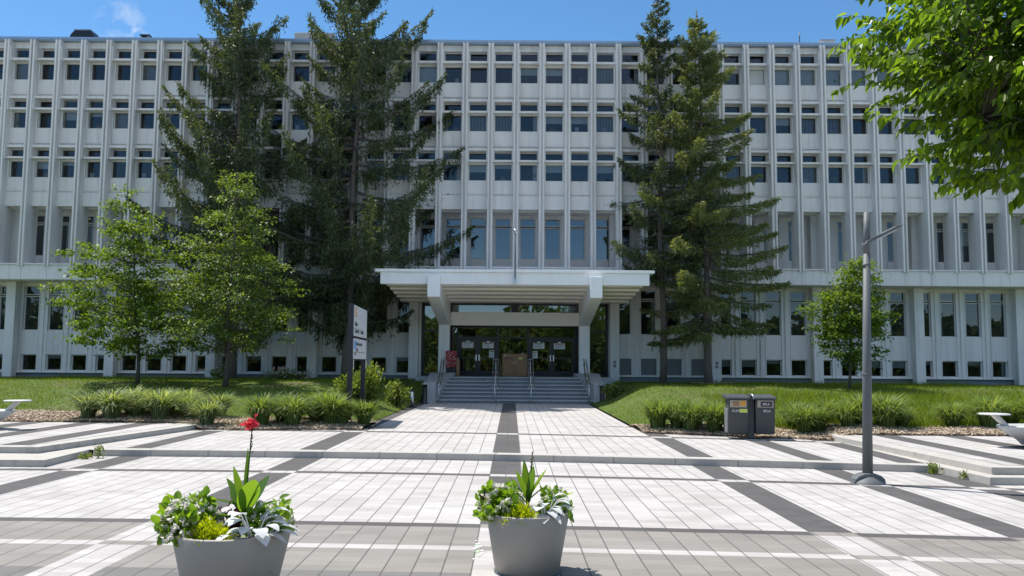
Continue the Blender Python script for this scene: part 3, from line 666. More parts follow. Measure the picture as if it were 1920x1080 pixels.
k.put(b.inputs['Base Color'], k.ramp(vn.outputs[0], [(.18, (.75, .55, .52)), (.30, (.45, .03, .03)), (.7, (.30, .015, .02)), (.9, (.6, .35, .33))])); M['poster'] = m
MB().box(-.29, .29, -.02, .02, .48, 1.36).build('panel', 'poster', o, bevel=.01); MB().box(-.26, .26, -.05, .05, 0, .47).build('base', 'black', o)
MB().prism([(.30, 0), (.46, 0), (.46, .8), (.40, 1.0), (.30, 1.0)], -.2, .1, ax='y').build('side_post', 'wood', o)

# handrails on the steps
def handrail(x, lab, wide=.13):
    o = thing('handrail', (x, 41.75, .134), lab, 'handrail', 'handrails on the entrance steps')
    def top(y): return .92+max(0, min(1.25, (y-.1)*.56))
    for s in (-1, 1):
        pts = [(0, -.02, .86), (s*wide*.7, .05, .93), (s*wide, .14, .96)]+[(s*wide, y, top(y)+.02) for y in (.5, 1.2, 2.2)]+[(s*wide, 2.45, top(2.3)+.03), (s*wide, 2.9, top(2.4)+.03)]
        MB().tube(pts, .022, 8).build('upper_rail', 'steel', o)
        MB().tube([(s*wide, .14, .70)]+[(s*wide, y, top(y)-.22) for y in (.5, 2.3)]+[(s*wide, 2.85, top(2.4)-.22)], .018, 8).build('lower_rail', 'steel', o)
    for y, z0 in ((0, 0), (1.15, .5), (2.35, 1.2)):
        MB().tube([(0, y, z0), (0, y, top(y)-.05)], .027, 10).build('post', 'steel', o)
    mb = MB()
    for y in (.14, 1.15, 2.35):
        for dz in (0, -.22): mb.tube([(-wide, y, top(y)+dz), (wide, y, top(y)+dz)], .016, 6)
    mb.build('cross_ties', 'steel', o)
handrail(-.80, 'steel double handrail left of the middle of the steps')
handrail(.97, 'steel double handrail right of the middle of the steps')
handrail(-3.52, 'steel handrail along the left end of the steps', .07)
handrail(3.78, 'steel handrail along the right end of the steps', .07)
# bollards
def bollard(x, y, lab):
    o = thing('bollard', (x, y, .13), lab, 'bollard', 'black bollards beside the steps')
    MB().lathe([(.16, 0), (.16, .06), (.115, .09), (.105, .92), (0, .92)], 18).build('shaft', 'black', o)
    MB().lathe([(.16, .92), (.165, .96), (.10, 1.0), (.04, 1.02), (.035, 1.08), (0, 1.09)], 18).lathe([(0, .92), (.16, .92)], 18).build('cap', 'louvre', o)
bollard(-4.12, 41.05, 'black bollard with a grey cap left of the steps'); bollard(4.4, 41.6, 'black bollard with a grey cap right of the steps')
o = thing('steel_post', (-4.36, 37.8, .13), 'plain grey steel post on the left edge of the walkway', 'post')
MB().tube([(0, 0, 0), (0, 0, .72)], .085, 14).build('shaft', 'steel', o); MB().lathe([(.09, .70), (.09, .76), (.05, .79), (0, .79)], 14).build('cap', 'black', o); MB().lathe([(0, .02), (.15, .02), (.15, 0)], 14).build('base_plate', 'black', o)

# sign
o = thing('directory_sign', (-5.03, 26.8, .15), 'tall two-panel sign on black posts standing in the grass bed left of the walkway', 'sign', rotz=R(2.6))
for y in (0.0, 3.22): MB().box(-.10, .055, y-.05, y+.14, 0, 3.78).build('post', 'signpost', o, bevel=.01)
def px(u): return -.02*u
for z0, z1 in ((2.78, 3.75), (2.05, 2.70)):
    MB().box(-.04, .075, .10, 3.27, z0, z1).build('panel', 'sign', o, bevel=.008)
MB().box(-.03, .03, .1, 3.22, 2.0, 2.05).box(-.03, .03, .1, 3.22, 2.70, 2.78).build('rail', 'signpost', o)
def stext(s, size, y, z, m): text(s, size, 'lettering', m, o, (.078, y, z), (R(90), 0, R(90)), .003)
stext('Pavillon', .20, .22, 3.10, 'ink'); stext('Charles-De', .23, .22, 2.88, 'ink'); stext('Koninck', .23, 1.62, 2.88, 'ink')
stext('Ministère de la Santé', .17, .62, 2.48, 'ink'); stext('Galerie', .15, .62, 2.30, 'ink'); stext('Musée', .12, .25, 2.18, 'ink')
mb = MB()
for i in range(5): mb.box(.078, .083, .22, .62-.04*(i % 2), 3.38+i*.065, 3.42+i*.065)
mb.build('emblem', 'orange', o); MB().box(.078, .083, .18, .55, 2.36, 2.62).build('pictogram', 'blue', o)
mb = MB(); mb.box(.078, .083, .2, 3.0, 2.26, 2.272); mb.build('divider', 'ink', o)
for y in (.08, 3.22): MB().box(.075, .085, y-.05, y+.03, 1.72, 2.02).build('reflector', 'paper', o)

# twin bins
o = thing('twin_litter_bin', (6.42, 23.15, .14), 'dark grey double waste and recycling bin at the edge of the right bed', 'bin', rotz=R(-6))
MB().box(-.09, .09, -.18, .12, 0, 1.14).build('stand', 'bin', o, bevel=.02)
MB().tube([(-.05, .2, 1.10), (-.02, .0, 1.185), (.05, -.2, 1.16), (.06, -.3, 1.05)], .022, 8).build('hoop', 'steel', o)
for s in (-1, 1):
    x0, x1 = (-.62, -.09) if s < 0 else (.09, .60)
    bd = MB(); bd.prism([(-.24, .13), (-.34, .80), (-.36, 1.06), (.34, 1.06), (.30, .13)], x0+.02, x1-.0, ax='x').build('body', 'bin', o, bevel=.015)
    if s < 0: MB().prism([(-.22, .15), (-.31, .80), (.31, .80), (.28, .15)], x0-.012, x0+.018, ax='x').build('side_panel', 'binside', o, bevel=.006)
    MB().prism([(-.46, 1.055), (-.44, 1.11), (.38, 1.17), (.40, 1.06)], x0-.05 if s < 0 else x0-.02, x1+.03, ax='x').build('lid', 'bin', o, bevel=.015)
    pl = MB().box(x0+.05, x1-.05, -.385, -.362, .84, 1.03).build('aperture_plate', 'brushed', o, bevel=.004)
    if s < 0:
        MB().box(x0+.12, x0+.28, -.392, -.386, .87, 1.0).build('pictogram', 'wood', o); MB().box(x0+.32, x0+.45, -.392, -.386, .88, 1.01).build('pictogram', 'orange', o)
        MB().prism([(-.338, .70), (-.3445, .70), (-.353, .80), (-.347, .80)], x0+.30, x0+.50, ax='x').build('sticker', 'lime', o)
        text('CLSA', .085, 'lettering', 'paper', o, (x0+.10, -.352, .72), (R(90-8), 0, 0), .002)
    else:
        MB().box(x0+.13, x0+.43, -.392, -.386, .86, 1.0).build('pictogram', 'ink', o)
        text('SPLA', .085, 'lettering', 'paper', o, (x0+.18, -.396, .90), (R(90), 0, 0), .002)
        text('SPLA', .09, 'lettering', 'paper', o, (x0+.20, -.352, .72), (R(90-8), 0, 0), .002)

# lamp post
o = thing('lamp_post', (6.42, 15.58, 0), 'tall grey lamp post with a slanted flat lamp arm standing on the paving', 'street lamp')
MB().tube([(0, 0, .02), (.04, 0, 1.9), (.10, 0, 4.15)], [.092, .078, .062], 20).build('pole', 'post', o)
MB().tube([(.10, 0, 4.15), (.125, 0, 4.92)], [.060, .057], 20).build('upper_pole', 'post', o)
MB().tube([(.092, 0, 3.92), (.094, 0, 3.97)], .075, 20).tube([(.042, 0, 1.94), (.043, 0, 1.96)], .09, 20).build('collar', 'post', o)
ar = MB(); ar.prism([(.04, 4.315), (.10, 4.335), (.62, 4.60), (.74, 4.67), (.74, 4.70), (.62, 4.66), (.08, 4.385)], -.10, .10, ax='y').build('lamp_arm', 'post', o, bevel=.01)
MB().prism([(.33, 4.45), (.34, 4.432), (.64, 4.585), (.64, 4.61)], -.055, .055, ax='y').build('diffuser', 'diffuser', o)
bs = MB(); prof = []
for i in range(9):
    q = math.pi*i/8; prof.append((.29*math.cos(q), .19*math.sin(q)**.8 if 0 < i < 8 else 0))
bs.prism(prof, -.13, .13, ax='y'); bs.build('base_cover', 'post', o, bevel=.03)
MB().lathe([(.30, 0), (.28, .04), (.18, .10), (.12, .14)], 20).build('foot_flange', 'post', o)

# bench bowls with a side table at the edges of the picture
def bowl(x, y, s, lab, cat, rx=1.25):
    o = thing('bowl_planter', (x, y, .279), lab, cat, 'concrete bowl planters with a small table')
    pr = [(.0, .0), (.30, .0), (.42, .02), (.80, .26), (rx*.86, .46), (rx*.85, .49), (rx*.72, .49), (rx*.68, .42), (0, .40)]
    MB().lathe(pr, 40, sy=.62).build('bowl', 'bowl', o)
    MB().lathe([(0, .425), (rx*.68, .425)], 30, sy=.6).build('soil', 'soil', o)
    MB().prism([(s*.44, .06), (s*.52, .05), (s*1.20, .70), (s*1.24, .73), (s*1.11, .73)], -.09, .09, ax='y').build('table_arm', 'bowl', o, bevel=.008)
    MB().lathe([(0, .0), (.32, .0), (.34, .012), (.32, .03), (0, .03)], 28, (s*1.16, 0, .728)).build('table_top', 'bowl', o)
    return o
bowl(-14.12, 22.6, 1, 'pale concrete bowl planter with a small round table at the left edge of the picture', 'planter')
bowl(12.22, 19.7, -1, 'pale concrete bowl planter with a small round table at the right edge of the picture', 'planter')

# ---------------------------------------------------------------- trees
def interp(prof, z): return np.interp(z, [p[0] for p in prof], [p[1] for p in prof])
def spruce(loc, top, prof, seed, lab, mname='spruce', dens=26, whorl=.48, per=5, droop=(-.55, .42), hang=1., tw=.085, gap=.12, trunk_r=.33, strands=.4):
    global rng
    rng = np.random.default_rng(seed); rr = random.Random(seed)
    base = np.array([loc[0], loc[1], float(lawn_z(loc[0], loc[1]))-.1]); H = top[1]-base[2]
    o = thing('spruce_tree', tuple(base), lab, 'spruce')
    dx = top[0]-base[0]
    tp = lambda z: np.array([dx*(z/H)**1.1+.06*math.sin(z*.7+seed), .05*math.sin(z*.5), z])
    wood = MB(); zs = np.linspace(0, H, 16); wood.tube([tp(z) for z in zs], [trunk_r*1.25*(1-.0*z) if i == 0 else max(.02, trunk_r*(1-z/H)**.85) for i, z in enumerate(zs)], 12)
    Q = []
    z = prof[0][0]-base[2]
    while z < H-.15:
        k = rr.randint(per-1, per+1); a0 = rr.uniform(0, 6.28)
        for i in range(k):
            if rr.random() < gap: continue
            a = a0+i*6.283/k+rr.uniform(-.45, .45); zz = z+rr.uniform(-.22, .22); L = float(interp(prof, zz+base[2]))*rr.uniform(.58, 1.10)
            if L < .15: L = .15
            fr = zz/H
            s0 = droop[0]*(1.15-fr*1.55)+rr.uniform(-.12, .12); s1 = droop[1]*(.95+rr.uniform(-.25, .25))
            if fr > .86: s0 = .35+rr.uniform(-.1, .2); s1 = .15
            h = np.array([math.cos(a), math.sin(a), 0]); lat = np.array([-h[1], h[0], 0]); bz = tp(zz)
            C = lambda t: bz+h*(L*t)[:, None]+np.array([0, 0, 1.])*(L*(s0*t+s1*t*t))[:, None]+lat*(.10*L*np.sin(t*2.6+a))[:, None]
            tt = np.linspace(0, 1, 6); wood.tube(list(C(tt)), list(np.linspace(.035+.010*L, .008, 6)), 4)
            n = int(dens*L*rr.uniform(.75, 1.2))+10; m = int(n*strands); n -= m
            t = rnd(n, .06, 1.0)**.8; P = C(t); T = unit(C(np.minimum(t+.03, 1.03))-P)
            wd = .25*L*(1-t)*np.minimum(1, t*4)+.13; off = rng.normal(0, .5, n)*wd; P = P+lat*off[:, None]; P[:, 2] += rnd(n, -.30, .12)*np.minimum(1, wd*2.2)-np.abs(off)*.30
            D = unit(T*rnd(n, .3, 1.1)[:, None]+lat*(np.sign(off)*rnd(n, .0, .9))[:, None]-np.array([0, 0, 1.])*(rnd(n, -.15, .8)*hang*.6)[:, None]+rng.normal(0, .22, (n, 3)))
            PP = [P]; DD = [D]
            if m > 8:                                            # hanging strands below the bough
                k_ = max(1, m//9); ts = rnd(k_, .12, .97); B0 = C(ts)+lat*(rng.normal(0, .5, k_)*(.22*L*(1-ts)+.08))[:, None]; ln = rnd(k_, .25, 1.05)*hang*.55*(1.1-.45*ts)*min(1, L/2.2)
                u = rnd((k_, 9)); Ps = B0[:, None, :]-np.array([0, 0, 1.])*(u*ln[:, None])[..., None]+rng.normal(0, .035, (k_, 9, 3)); PP.append(Ps.reshape(-1, 3)); q = k_*9
                DD.append(unit(h*rnd(q, -.1, .45)[:, None]+rng.normal(0, .28, (q, 3))-np.array([0, 0, 1.])*rnd(q, .6, 1.2)[:, None]))
            P = np.concatenate(PP); D = np.concatenate(DD); q = len(P); l = rnd(q, .12, .27); a1 = (rnd(q, .7, 1.3)*tw)[:, None]*.5
            Sd = unit(np.cross(D, rdir(q))); e = P+D*l[:, None]; mid = P+D*l[:, None]*.42
            Q.append(np.stack([P-Sd*a1*.4, mid+Sd*a1, e, mid-Sd*a1], 1))
        z += whorl*rr.uniform(.75, 1.3)*(.62 if z/H > .8 else 1)
    n = 90; t = rnd(n, 0, 1); P = np.array([tp(H-1.1+1.2*q) for q in t]); D = unit(rdir(n)*np.array([1, 1, .4])+np.array([0, 0, .45])); Q.append(leaves(P, D, rnd(n, .10, .3)*(1.15-t), np.full(n, .06)))
    wood.build('trunk', 'spruce_bark', o); mass('crown', np.concatenate(Q), mname, o)
    return o
spruce((-14.4, 44.2), (-14.65, 24.0), [(3.6, 2.6), (5.5, 4.6), (8, 5.8), (11, 5.4), (13, 4.9), (15.5, 2.9), (18, 3.4), (20, 2.4), (22, 1.5), (24, .2)], 11,
       'dark drooping spruce farthest left, its top out of the frame', dens=250, per=4, gap=.22, droop=(-.38, .52), hang=2.1, tw=.062, whorl=.66, strands=.55, trunk_r=.25)
spruce((-8.44, 43.8), (-8.0, 25.6), [(3.8, 2.6), (5.5, 4.5), (8, 6.1), (11, 6.3), (13.5, 5.7), (16, 4.5), (18.5, 3.6), (20.5, 2.0), (22, 1.7), (24, 1.1), (25.6, .2)], 23,
       'tall spruce behind the sign with wide ragged upturned boughs', dens=250, per=4, gap=.19, droop=(-.33, .56), hang=2.0, tw=.062, whorl=.60, strands=.55, trunk_r=.20)
spruce((7.75, 43.6), (7.55, 22.2), [(6.9, 2.2), (8, 3.9), (10, 3.6), (12, 3.1), (14, 2.5), (16, 2.1), (18, 1.2), (20, .75), (22.2, .1)], 37,
       'thin spruce just right of the canopy, its trunk against the canopy end', dens=210, per=4, gap=.26, droop=(-.36, .34), hang=1.3, tw=.058, whorl=.66, strands=.45, trunk_r=.19)
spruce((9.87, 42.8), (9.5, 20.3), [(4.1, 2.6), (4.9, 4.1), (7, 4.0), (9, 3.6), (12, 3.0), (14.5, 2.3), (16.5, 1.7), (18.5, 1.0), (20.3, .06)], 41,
       'full conical spruce at the right with a bare lower trunk in a ring of chips', 'spruce_pale', dens=235, per=5, gap=.16, droop=(-.48, .24), hang=1.0, whorl=.56, trunk_r=.19, tw=.055, strands=.25)

def broadleaf(name, loc, H, prof, nclump, nleaf, size, seed, lab, mname, cat, clump=(.62, .62, .26), trunk_r=.14, lean=(0, 0), z0=None, lobes=3, droop=.35):
    global rng
    rng = np.random.default_rng(seed); rr = random.Random(seed)
    bz = float(lawn_z(loc[0], loc[1]))-.08 if z0 is None else z0
    base = np.array([loc[0], loc[1], bz]); o = thing(name, tuple(base), lab, cat)
    P0 = [(p[0]-bz, p[1]) for p in prof]; zlo, zhi = P0[0][0], P0[-1][0]
    tr = lambda z: np.array([lean[0]*(z/zhi)**1.5+.05*math.sin(z*1.3), lean[1]*(z/zhi)**1.5, z])
    wood = MB(); zz = np.linspace(0, zhi*.93, 12); wood.tube([tr(z) for z in zz], [trunk_r*1.3]+[max(.012, trunk_r*(1-z/zhi)**.9) for z in zz[1:]], 10)
    ph = [rr.uniform(0, 6.28) for _ in range(4)]; C = []
    zg = np.linspace(zlo, zhi, 200); wt = interp(P0, zg)**1.6+.02; wt /= wt.sum()
    for z in rng.choice(zg, nclump, p=wt):
        a = rr.uniform(0, 6.28); r = float(interp(P0, z))*(1+.20*math.sin(lobes*a+ph[0]+z*.9)+.12*math.sin(5*a+ph[1]-z*1.7)); u = rr.random()**.5
        c = tr(z)+np.array([math.cos(a), math.sin(a), 0])*r*u*.94; C.append((c, u))
    for c, u in C[::3]:
        zs = max(zlo*.82+rr.random()*.5, c[2]-np.linalg.norm(c[:2])*rr.uniform(.15, .5)); s = tr(zs); mid = (s+c)/2+np.array([0, 0, rr.uniform(-.05, .18)])
        wood.tube([s, mid, c], [.010+.006*np.linalg.norm(c-s), .011, .005], 4)
    k = nleaf//nclump; Q = []
    for c, u in C:
        n = int(k*rr.uniform(.6, 1.4)); sc = rr.uniform(.7, 1.25); p = rng.normal(0, .5, (n, 3))*np.array(clump)*sc+c
        h = unit(np.stack([p[:, 0]-tr(c[2])[0], p[:, 1]-tr(c[2])[1], np.zeros(n)], 1)); D = unit(h*.6+rng.normal(0, .7, (n, 3))*np.array([1, 1, .4])-np.array([0, 0, droop]))
        U = unit(rng.normal(0, .55, (n, 3))+np.array([0, 0, 1.])); L = rnd(n, .65, 1.25)*size
        Q.append(leaves(p, D, L, L*.72, .22, U))
    wood.build('trunk', 'bark', o); mass('crown', np.concatenate(Q), mname, o); return o
broadleaf('maple_tree', (-15.9, 36.5), 0, [(2.32, 1.2), (3.0, 2.7), (4.4, 3.3), (5.6, 2.9), (7.0, 2.0), (8.3, 1.2), (9.61, .15)], 280, 15000, .145, 5, #[(2.32, 1.48), (2.97, 2.79), (4.46, 3.40), (5.85, 3.06), (7.25, 2.18), (8.47, 1.31), (9.61, 0.22)], 290, 19000, .15, 5,
          'bushy bright green maple at the left with a short thin trunk', 'maple', 'maple', lean=(-.8, 0), trunk_r=.085, clump=(.56, .56, .17))
broadleaf('broadleaf_tree', (-11.86, 35.6), 0, [(2.45, .9), (3.0, 2.5), (3.9, 2.7), (5.4, 2.2), (7.0, 1.7), (8.4, 1.15), (9.5, .6), (10.78, .08)], 270, 14000, .13, 9,
          'young tree with pale glossy leaves right of the maple, in front of the dark spruce', 'silverleaf', 'tree', lean=(.25, 0), trunk_r=.10, lobes=4, clump=(.55, .55, .17))
broadleaf('broadleaf_tree', (14.6, 37.1), 0, [(2.0, .5), (2.7, 1.25), (4.2, 1.65), (5.5, 1.05), (6.5, .5), (7.2, .06)], 150, 10000, .14, 13,
          'small slender young tree on the lawn behind the lamp post', 'maple', 'tree', lean=(.45, 0), trunk_r=.07, clump=(.5, .5, .2))

# big-leaved tree whose boughs hang in from the right
def near_tree():
    global rng
    rng = np.random.default_rng(77); rr = random.Random(77)
    base = np.array([7.9, 6.2, 0.]); o = thing('linden_tree', tuple(base), 'large-leaved tree overhanging the top right corner, its trunk outside the frame', 'tree')
    wood = MB(); wood.tube([(0, 0, 0), (-.05, 0, 2.0), (.05, .05, 4.2), (0, .1, 7.5)], [.26, .2, .16, .05], 14)
    E = [((4.95, 6.4, 4.72), (2.0, 1.5, 1.0), 900), ((6.35, 6.4, 6.15), (3.15, 1.9, 2.1), 1250), ((4.65, 6.35, 4.08), (1.3, 1.1, .76), 360), ((9.0, 6.2, 6.0), (2.6, 1.9, 2.2), 160)]
    V5 = []; C = []
    for (cx, cy, cz), (ex, ey, ez), k in E:
        d = rdir(k); q = rnd(k)**.40; d[:, 2] *= 1
        lump = 1+.10*np.sin(d[:, 0]*7+d[:, 2]*5)+.08*np.sin(d[:, 2]*11+d[:, 1]*6)
        C += list(np.stack([cx+d[:, 0]*q*ex*lump, cy+d[:, 1]*q*ey*lump, cz+d[:, 2]*q*ez*lump], 1)-base)
    C = np.array(C)
    limbs = []; spine = []
    ends = [C[0]]
    for _ in range(13): ends.append(C[np.argmax(np.min(np.linalg.norm(C[:, None]-np.array(ends)[None], axis=2), axis=1))])
    for e in ends:                                           # a few main boughs rising off the trunk and arching out
        e = e*np.array([.86, .86, 1]); z0 = float(np.clip(e[2]-.55*np.linalg.norm(e[:2])+rr.uniform(-.2, .3), 1.9, 6.2)); h = np.array([0, 0, z0]); m = h*.5+e*.5+np.array([rr.uniform(-.25, .25), rr.uniform(-.25, .25), .35])
        pts = [h*(1-t)**2+2*m*t*(1-t)+e*t*t for t in np.linspace(0, 1, 9)]; wood.tube(pts, list(np.linspace(.062, .012, 9)), 7); spine += pts[3:]; limbs += pts[4:]
    spine = np.array(spine)
    for i in range(0, len(C), 34):
        c = C[i]; h = spine[np.argmin(np.linalg.norm(spine-c, axis=1))]; m = (h+c)/2+np.array([rr.uniform(-.1, .1), rr.uniform(-.1, .1), .1]); wood.tube([h, m, c], [.02, .014, .006], 5); limbs += [m, c]
    limbs = np.array(limbs)
    for c in C:
        out = unit(c-np.array([-1.0, 0.1, 3.2])); out[2] *= .5
        near = limbs[np.argmin(np.linalg.norm(limbs-c, axis=1))]
        t0 = unit(out+rng.normal(0, .35, 3)+np.array([0, 0, -.12])); L = rr.uniform(.28, .55); e = c+t0*L+np.array([0, 0, -.07*L])
        if np.linalg.norm(near-c) < .9: wood.tube([near, (near+c)/2+np.array([0, 0, .04]), c, e], [.008, .007, .005, .002], 4)
        n = rr.randint(13, 21); u = np.linspace(.05, 1., n)[:, None]; p = c*(1-u)+e*u
        lat = unit(np.cross(t0, [0, 0, 1.]))*np.where(np.arange(n) % 2, 1, -1)[:, None]
        D = unit(t0*.55+lat*.55+np.array([0, 0, -.62])+rng.normal(0, .30, (n, 3))); p = p+lat*.03
        U = unit(rng.normal(0, .45, (n, 3))+np.array([0, -.1, 1.])); Sd = unit(np.cross(D, U)); Nn = np.cross(Sd, D); l = (rnd(n, .055, .125))[:, None]; w_ = l*rnd(n, .50, .66)[:, None]
        for sg in (-1, 1):     # two folded halves, each a five-sided face with a drawn-out tip
            V5.append(np.stack([p, p+D*l*.10+sg*Sd*w_*.34+Nn*w_*.10, p+D*l*.38+sg*Sd*w_*.50+Nn*w_*.17, p+D*l*.72+sg*Sd*w_*.24+Nn*w_*.04-Nn*l*.05, p+D*l-Nn*l*.22], 1))
    wood.build('trunk', 'bark', o); mass('crown', np.concatenate(V5), 'bigleaf', o)
near_tree()

# shrubs and flowers near the building
def shrub(loc, r, h, n, size, lab, cat, m='shrub', flowers=0):
    global rng
    z = float(lawn_z(*loc)); o = thing('shrub', (loc[0], loc[1], z), lab, cat)
    st_ = MB(); P = []
    for i in range(26):
        a = rnd(1, 0, 6.28)[0]; q = rnd(1)[0]**.6; e = np.array([math.cos(a)*r*q, math.sin(a)*r*q*.8, h*rnd(1, .55, 1.)[0]*(1-.45*q*q)]); st_.tube([(0, 0, 0), tuple(e*.55+np.array([0, 0, .1*h])), tuple(e)], [.02, .012, .005], 4); P.append(e)
    st_.build('stems', 'bark', o)
    P = np.array(P); idx = rng.integers(0, len(P), n); f = (rnd(n)**.45)[:, None]; p = P[idx]*f+rng.normal(0, .10*r, (n, 3)); p[:, 2] = np.abs(p[:, 2])
    D = unit(rng.normal(0, .6, (n, 3))+np.array([0, 0, .35])+p*.6); L = rnd(n, .6, 1.3)*size
    mass('foliage', leaves(p, D, L, L*.5), m, o)
    if flowers:
        p = P[rng.integers(0, len(P), flowers)]+rng.normal(0, .12*r, (flowers, 3)); p[:, 2] = np.abs(p[:, 2])+.05*h
        mass('blossom', leaves(p, rdir(flowers), rnd(flowers, .05, .1), rnd(flowers, .05, .09)), 'petal', o)
    return o
shrub((-5.75, 34.4), 1.2, 1.45, 3400, .15, 'large leafy shrub on the lawn behind the sign', 'shrub')
shrub((-4.75, 36.0), .55, 1.2, 900, .14, 'smaller leafy shrub at the right edge of the large one behind the sign', 'shrub')
shrub((-14.9, 44.4), .8, .7, 600, .14, 'low white-flowering shrub at the foot of the leftmost spruce', 'shrub', flowers=140)
shrub((-11.6, 44.6), 1.5, .35, 700, .12, 'strip of low white flowers along the wall right of the leftmost spruce', 'flower bed', flowers=110)
shrub((4.95, 40.6), .75, .65, 900, .13, 'low bright green shrub right of the steps behind the bollard', 'shrub')

# ornamental grass tufts
def tuft_mesh(seed, n, h, spread, m):
    global rng
    rng = np.random.default_rng(seed); a = rnd(n, 0, 6.283); r0 = rnd(n)**.6*.16; hh = h*rnd(n, .6, 1.12); out = spread*rnd(n, .25, 1.15)*(.35+.9*r0/.16)
    d = np.stack([np.cos(a), np.sin(a), np.zeros(n)], 1); s = np.stack([-d[:, 1], d[:, 0], np.zeros(n)], 1)
    arch = rnd(n, .42, .95)[:, None]; tw = rnd(n, -.6, .6)[:, None]; s = s*np.cos(tw)+d*np.sin(tw)
    T = [0, .35, .65, .87, 1.]; Wd = [.004, .0062, .006, .004, .0005]; pts = []
    for t in T: pts.append(d*(r0+out*t*t)[:, None]+np.array([0, 0, 1.])*hh[:, None]*(t*1.35-arch*t**2.6)+rng.normal(0, .012, (n, 3))*t)
    V = []
    for i in range(4): V.append(np.stack([pts[i]-s*Wd[i]*1.5, pts[i]+s*Wd[i]*1.5, pts[i+1]+s*Wd[i+1]*1.5, pts[i+1]-s*Wd[i+1]*1.5], 1))
    V = np.stack(V, 1).reshape(-1, 3)                     # n blades x 4 quads; join each blade's quads so it is one island
    n4 = n*4; F = np.arange(n4*4).reshape(n, 4, 4); 
    for i in range(3): F[:, i+1, 0] = F[:, i, 3]; F[:, i+1, 1] = F[:, i, 2]
    me = bpy.data.meshes.new('ornamental_grass'); me.from_pydata(V.tolist(), [], F.reshape(-1, 4).tolist()); me.materials.append(M[m]); me.update(); return me
TM = {'orn': [tuft_mesh(s, 950, .78, .62, 'orn') for s in (1, 2, 3)], 'orn2': [tuft_mesh(s, 950, .82, .56, 'orn2') for s in (4, 5, 6)]}
def tufts(spots, m, lab, group, sc=1.):
    rr = random.Random(len(spots)*7+len(lab))
    for i, (x, y) in enumerate(spots):
        o = link('ornamental_grass', TM[m][i % 3], loc=(x+rr.uniform(-.15, .15), y+rr.uniform(-.15, .15), float(lawn_z(x, y))+.05), rot=(rr.uniform(-.08, .08), rr.uniform(-.08, .08), rr.uniform(0, 6.28)), label=lab, cat='ornamental grass', group=group, kind='thing')
        k = sc*rr.uniform(.78, 1.2); o.scale = (k*1.03, k*1.03, k*1.06)
tufts([(-12.9, 26.0), (-12.1, 25.8), (-11.3, 26.0), (-10.5, 25.8), (-12.6, 26.9), (-11.7, 27.0), (-10.9, 26.9), (-10.1, 26.8), (-12.2, 27.7), (-11.2, 27.8), (-10.3, 27.7), (-9.7, 26.2)], 'orn', 'whitish striped grass tuft massed in the bed behind the left terrace', 'striped grass behind the left terrace')
tufts([(-9.05, 25.25)], 'orn', 'single striped grass tuft at the end of the left terrace kerb', 'striped grass at the left terrace end', .95)
tufts([(-9.2, 27.3)], 'orn', 'small striped grass tuft standing alone on the lawn edge right of the left grass mass', 'lone striped grass', .8)
tufts([(-7.4, 25.7), (-6.9, 26.3), (-6.5, 25.6), (-6.0, 26.3), (-5.5, 25.7), (-7.1, 27.1), (-6.3, 27.2), (-5.7, 27.0), (-4.95, 25.9), (-4.5, 26.0)], 'orn2', 'green arching grass tuft massed in the bed around the sign posts', 'arching grass by the sign')
tufts([(4.15, 25.3), (4.7, 25.1), (5.25, 24.8), (5.75, 24.5), (6.1, 24.2), (4.5, 26.0), (5.4, 25.6)], 'orn2', 'green arching grass tuft in the bed between walkway and double bin', 'arching grass left of the bins', .93)
tufts([(8.0, 24.0), (8.6, 24.2), (9.2, 23.9), (9.8, 24.2), (10.4, 23.9), (11.0, 24.2), (8.3, 25.1), (9.3, 25.2), (10.3, 25.2), (11.2, 25.1)], 'orn2', 'tall green grass tuft massed behind the lamp post', 'tall grass behind the lamp post', .95)
tufts([(12.6, 24.4), (13.3, 24.1), (14.0, 24.4), (14.7, 24.1), (13.0, 25.3), (14.2, 25.3)], 'orn2', 'tall green grass tuft massed behind the right bowl planter', 'tall grass behind the right bowl planter', .95)
# meadow of taller blades on the right, countless
n = 16000; x = rnd(n, 7.6, 22); y = bed_front(x)+1.5+rnd(n)**1.5*10; G = blades(x, y, rnd(n, .18, .42), .45, .012)
mass('meadow_grass', G, 'grass', kind='stuff')
# weeds in the joints
def weed(x, y, z, h, n, lab):
    o = thing('weed', (x, y, z), lab, 'weed', 'weeds at the kerbs'); P = np.zeros((n, 3)); P[:, 2] = rnd(n, 0, h*.8); P[:, :2] = rng.normal(0, .05, (n, 2))
    D = unit(rng.normal(0, .6, (n, 3))+np.array([0, 0, .5])); mass('foliage', leaves(P, D, rnd(n, .04, .11), rnd(n, .015, .035)), 'shrub', o); MB().tube([(0, 0, 0), (.01, 0, h*.85)], [.006, .003], 5).build('stem', 'shrub', o)
weed(-8.85, 18.6, 0, .30, 90, 'upright weed at the foot of the kerb by the left terrace corner'); weed(-9.05, 18.4, 0, .10, 120, 'low yellowish weed at the foot of the kerb by the left terrace corner')
weed(8.3, 17.0, 0, .22, 120, 'tall weed at the foot of the kerb by the right terrace corner'); weed(8.48, 16.2, 0, .16, 60, 'small weed against the right terrace step')

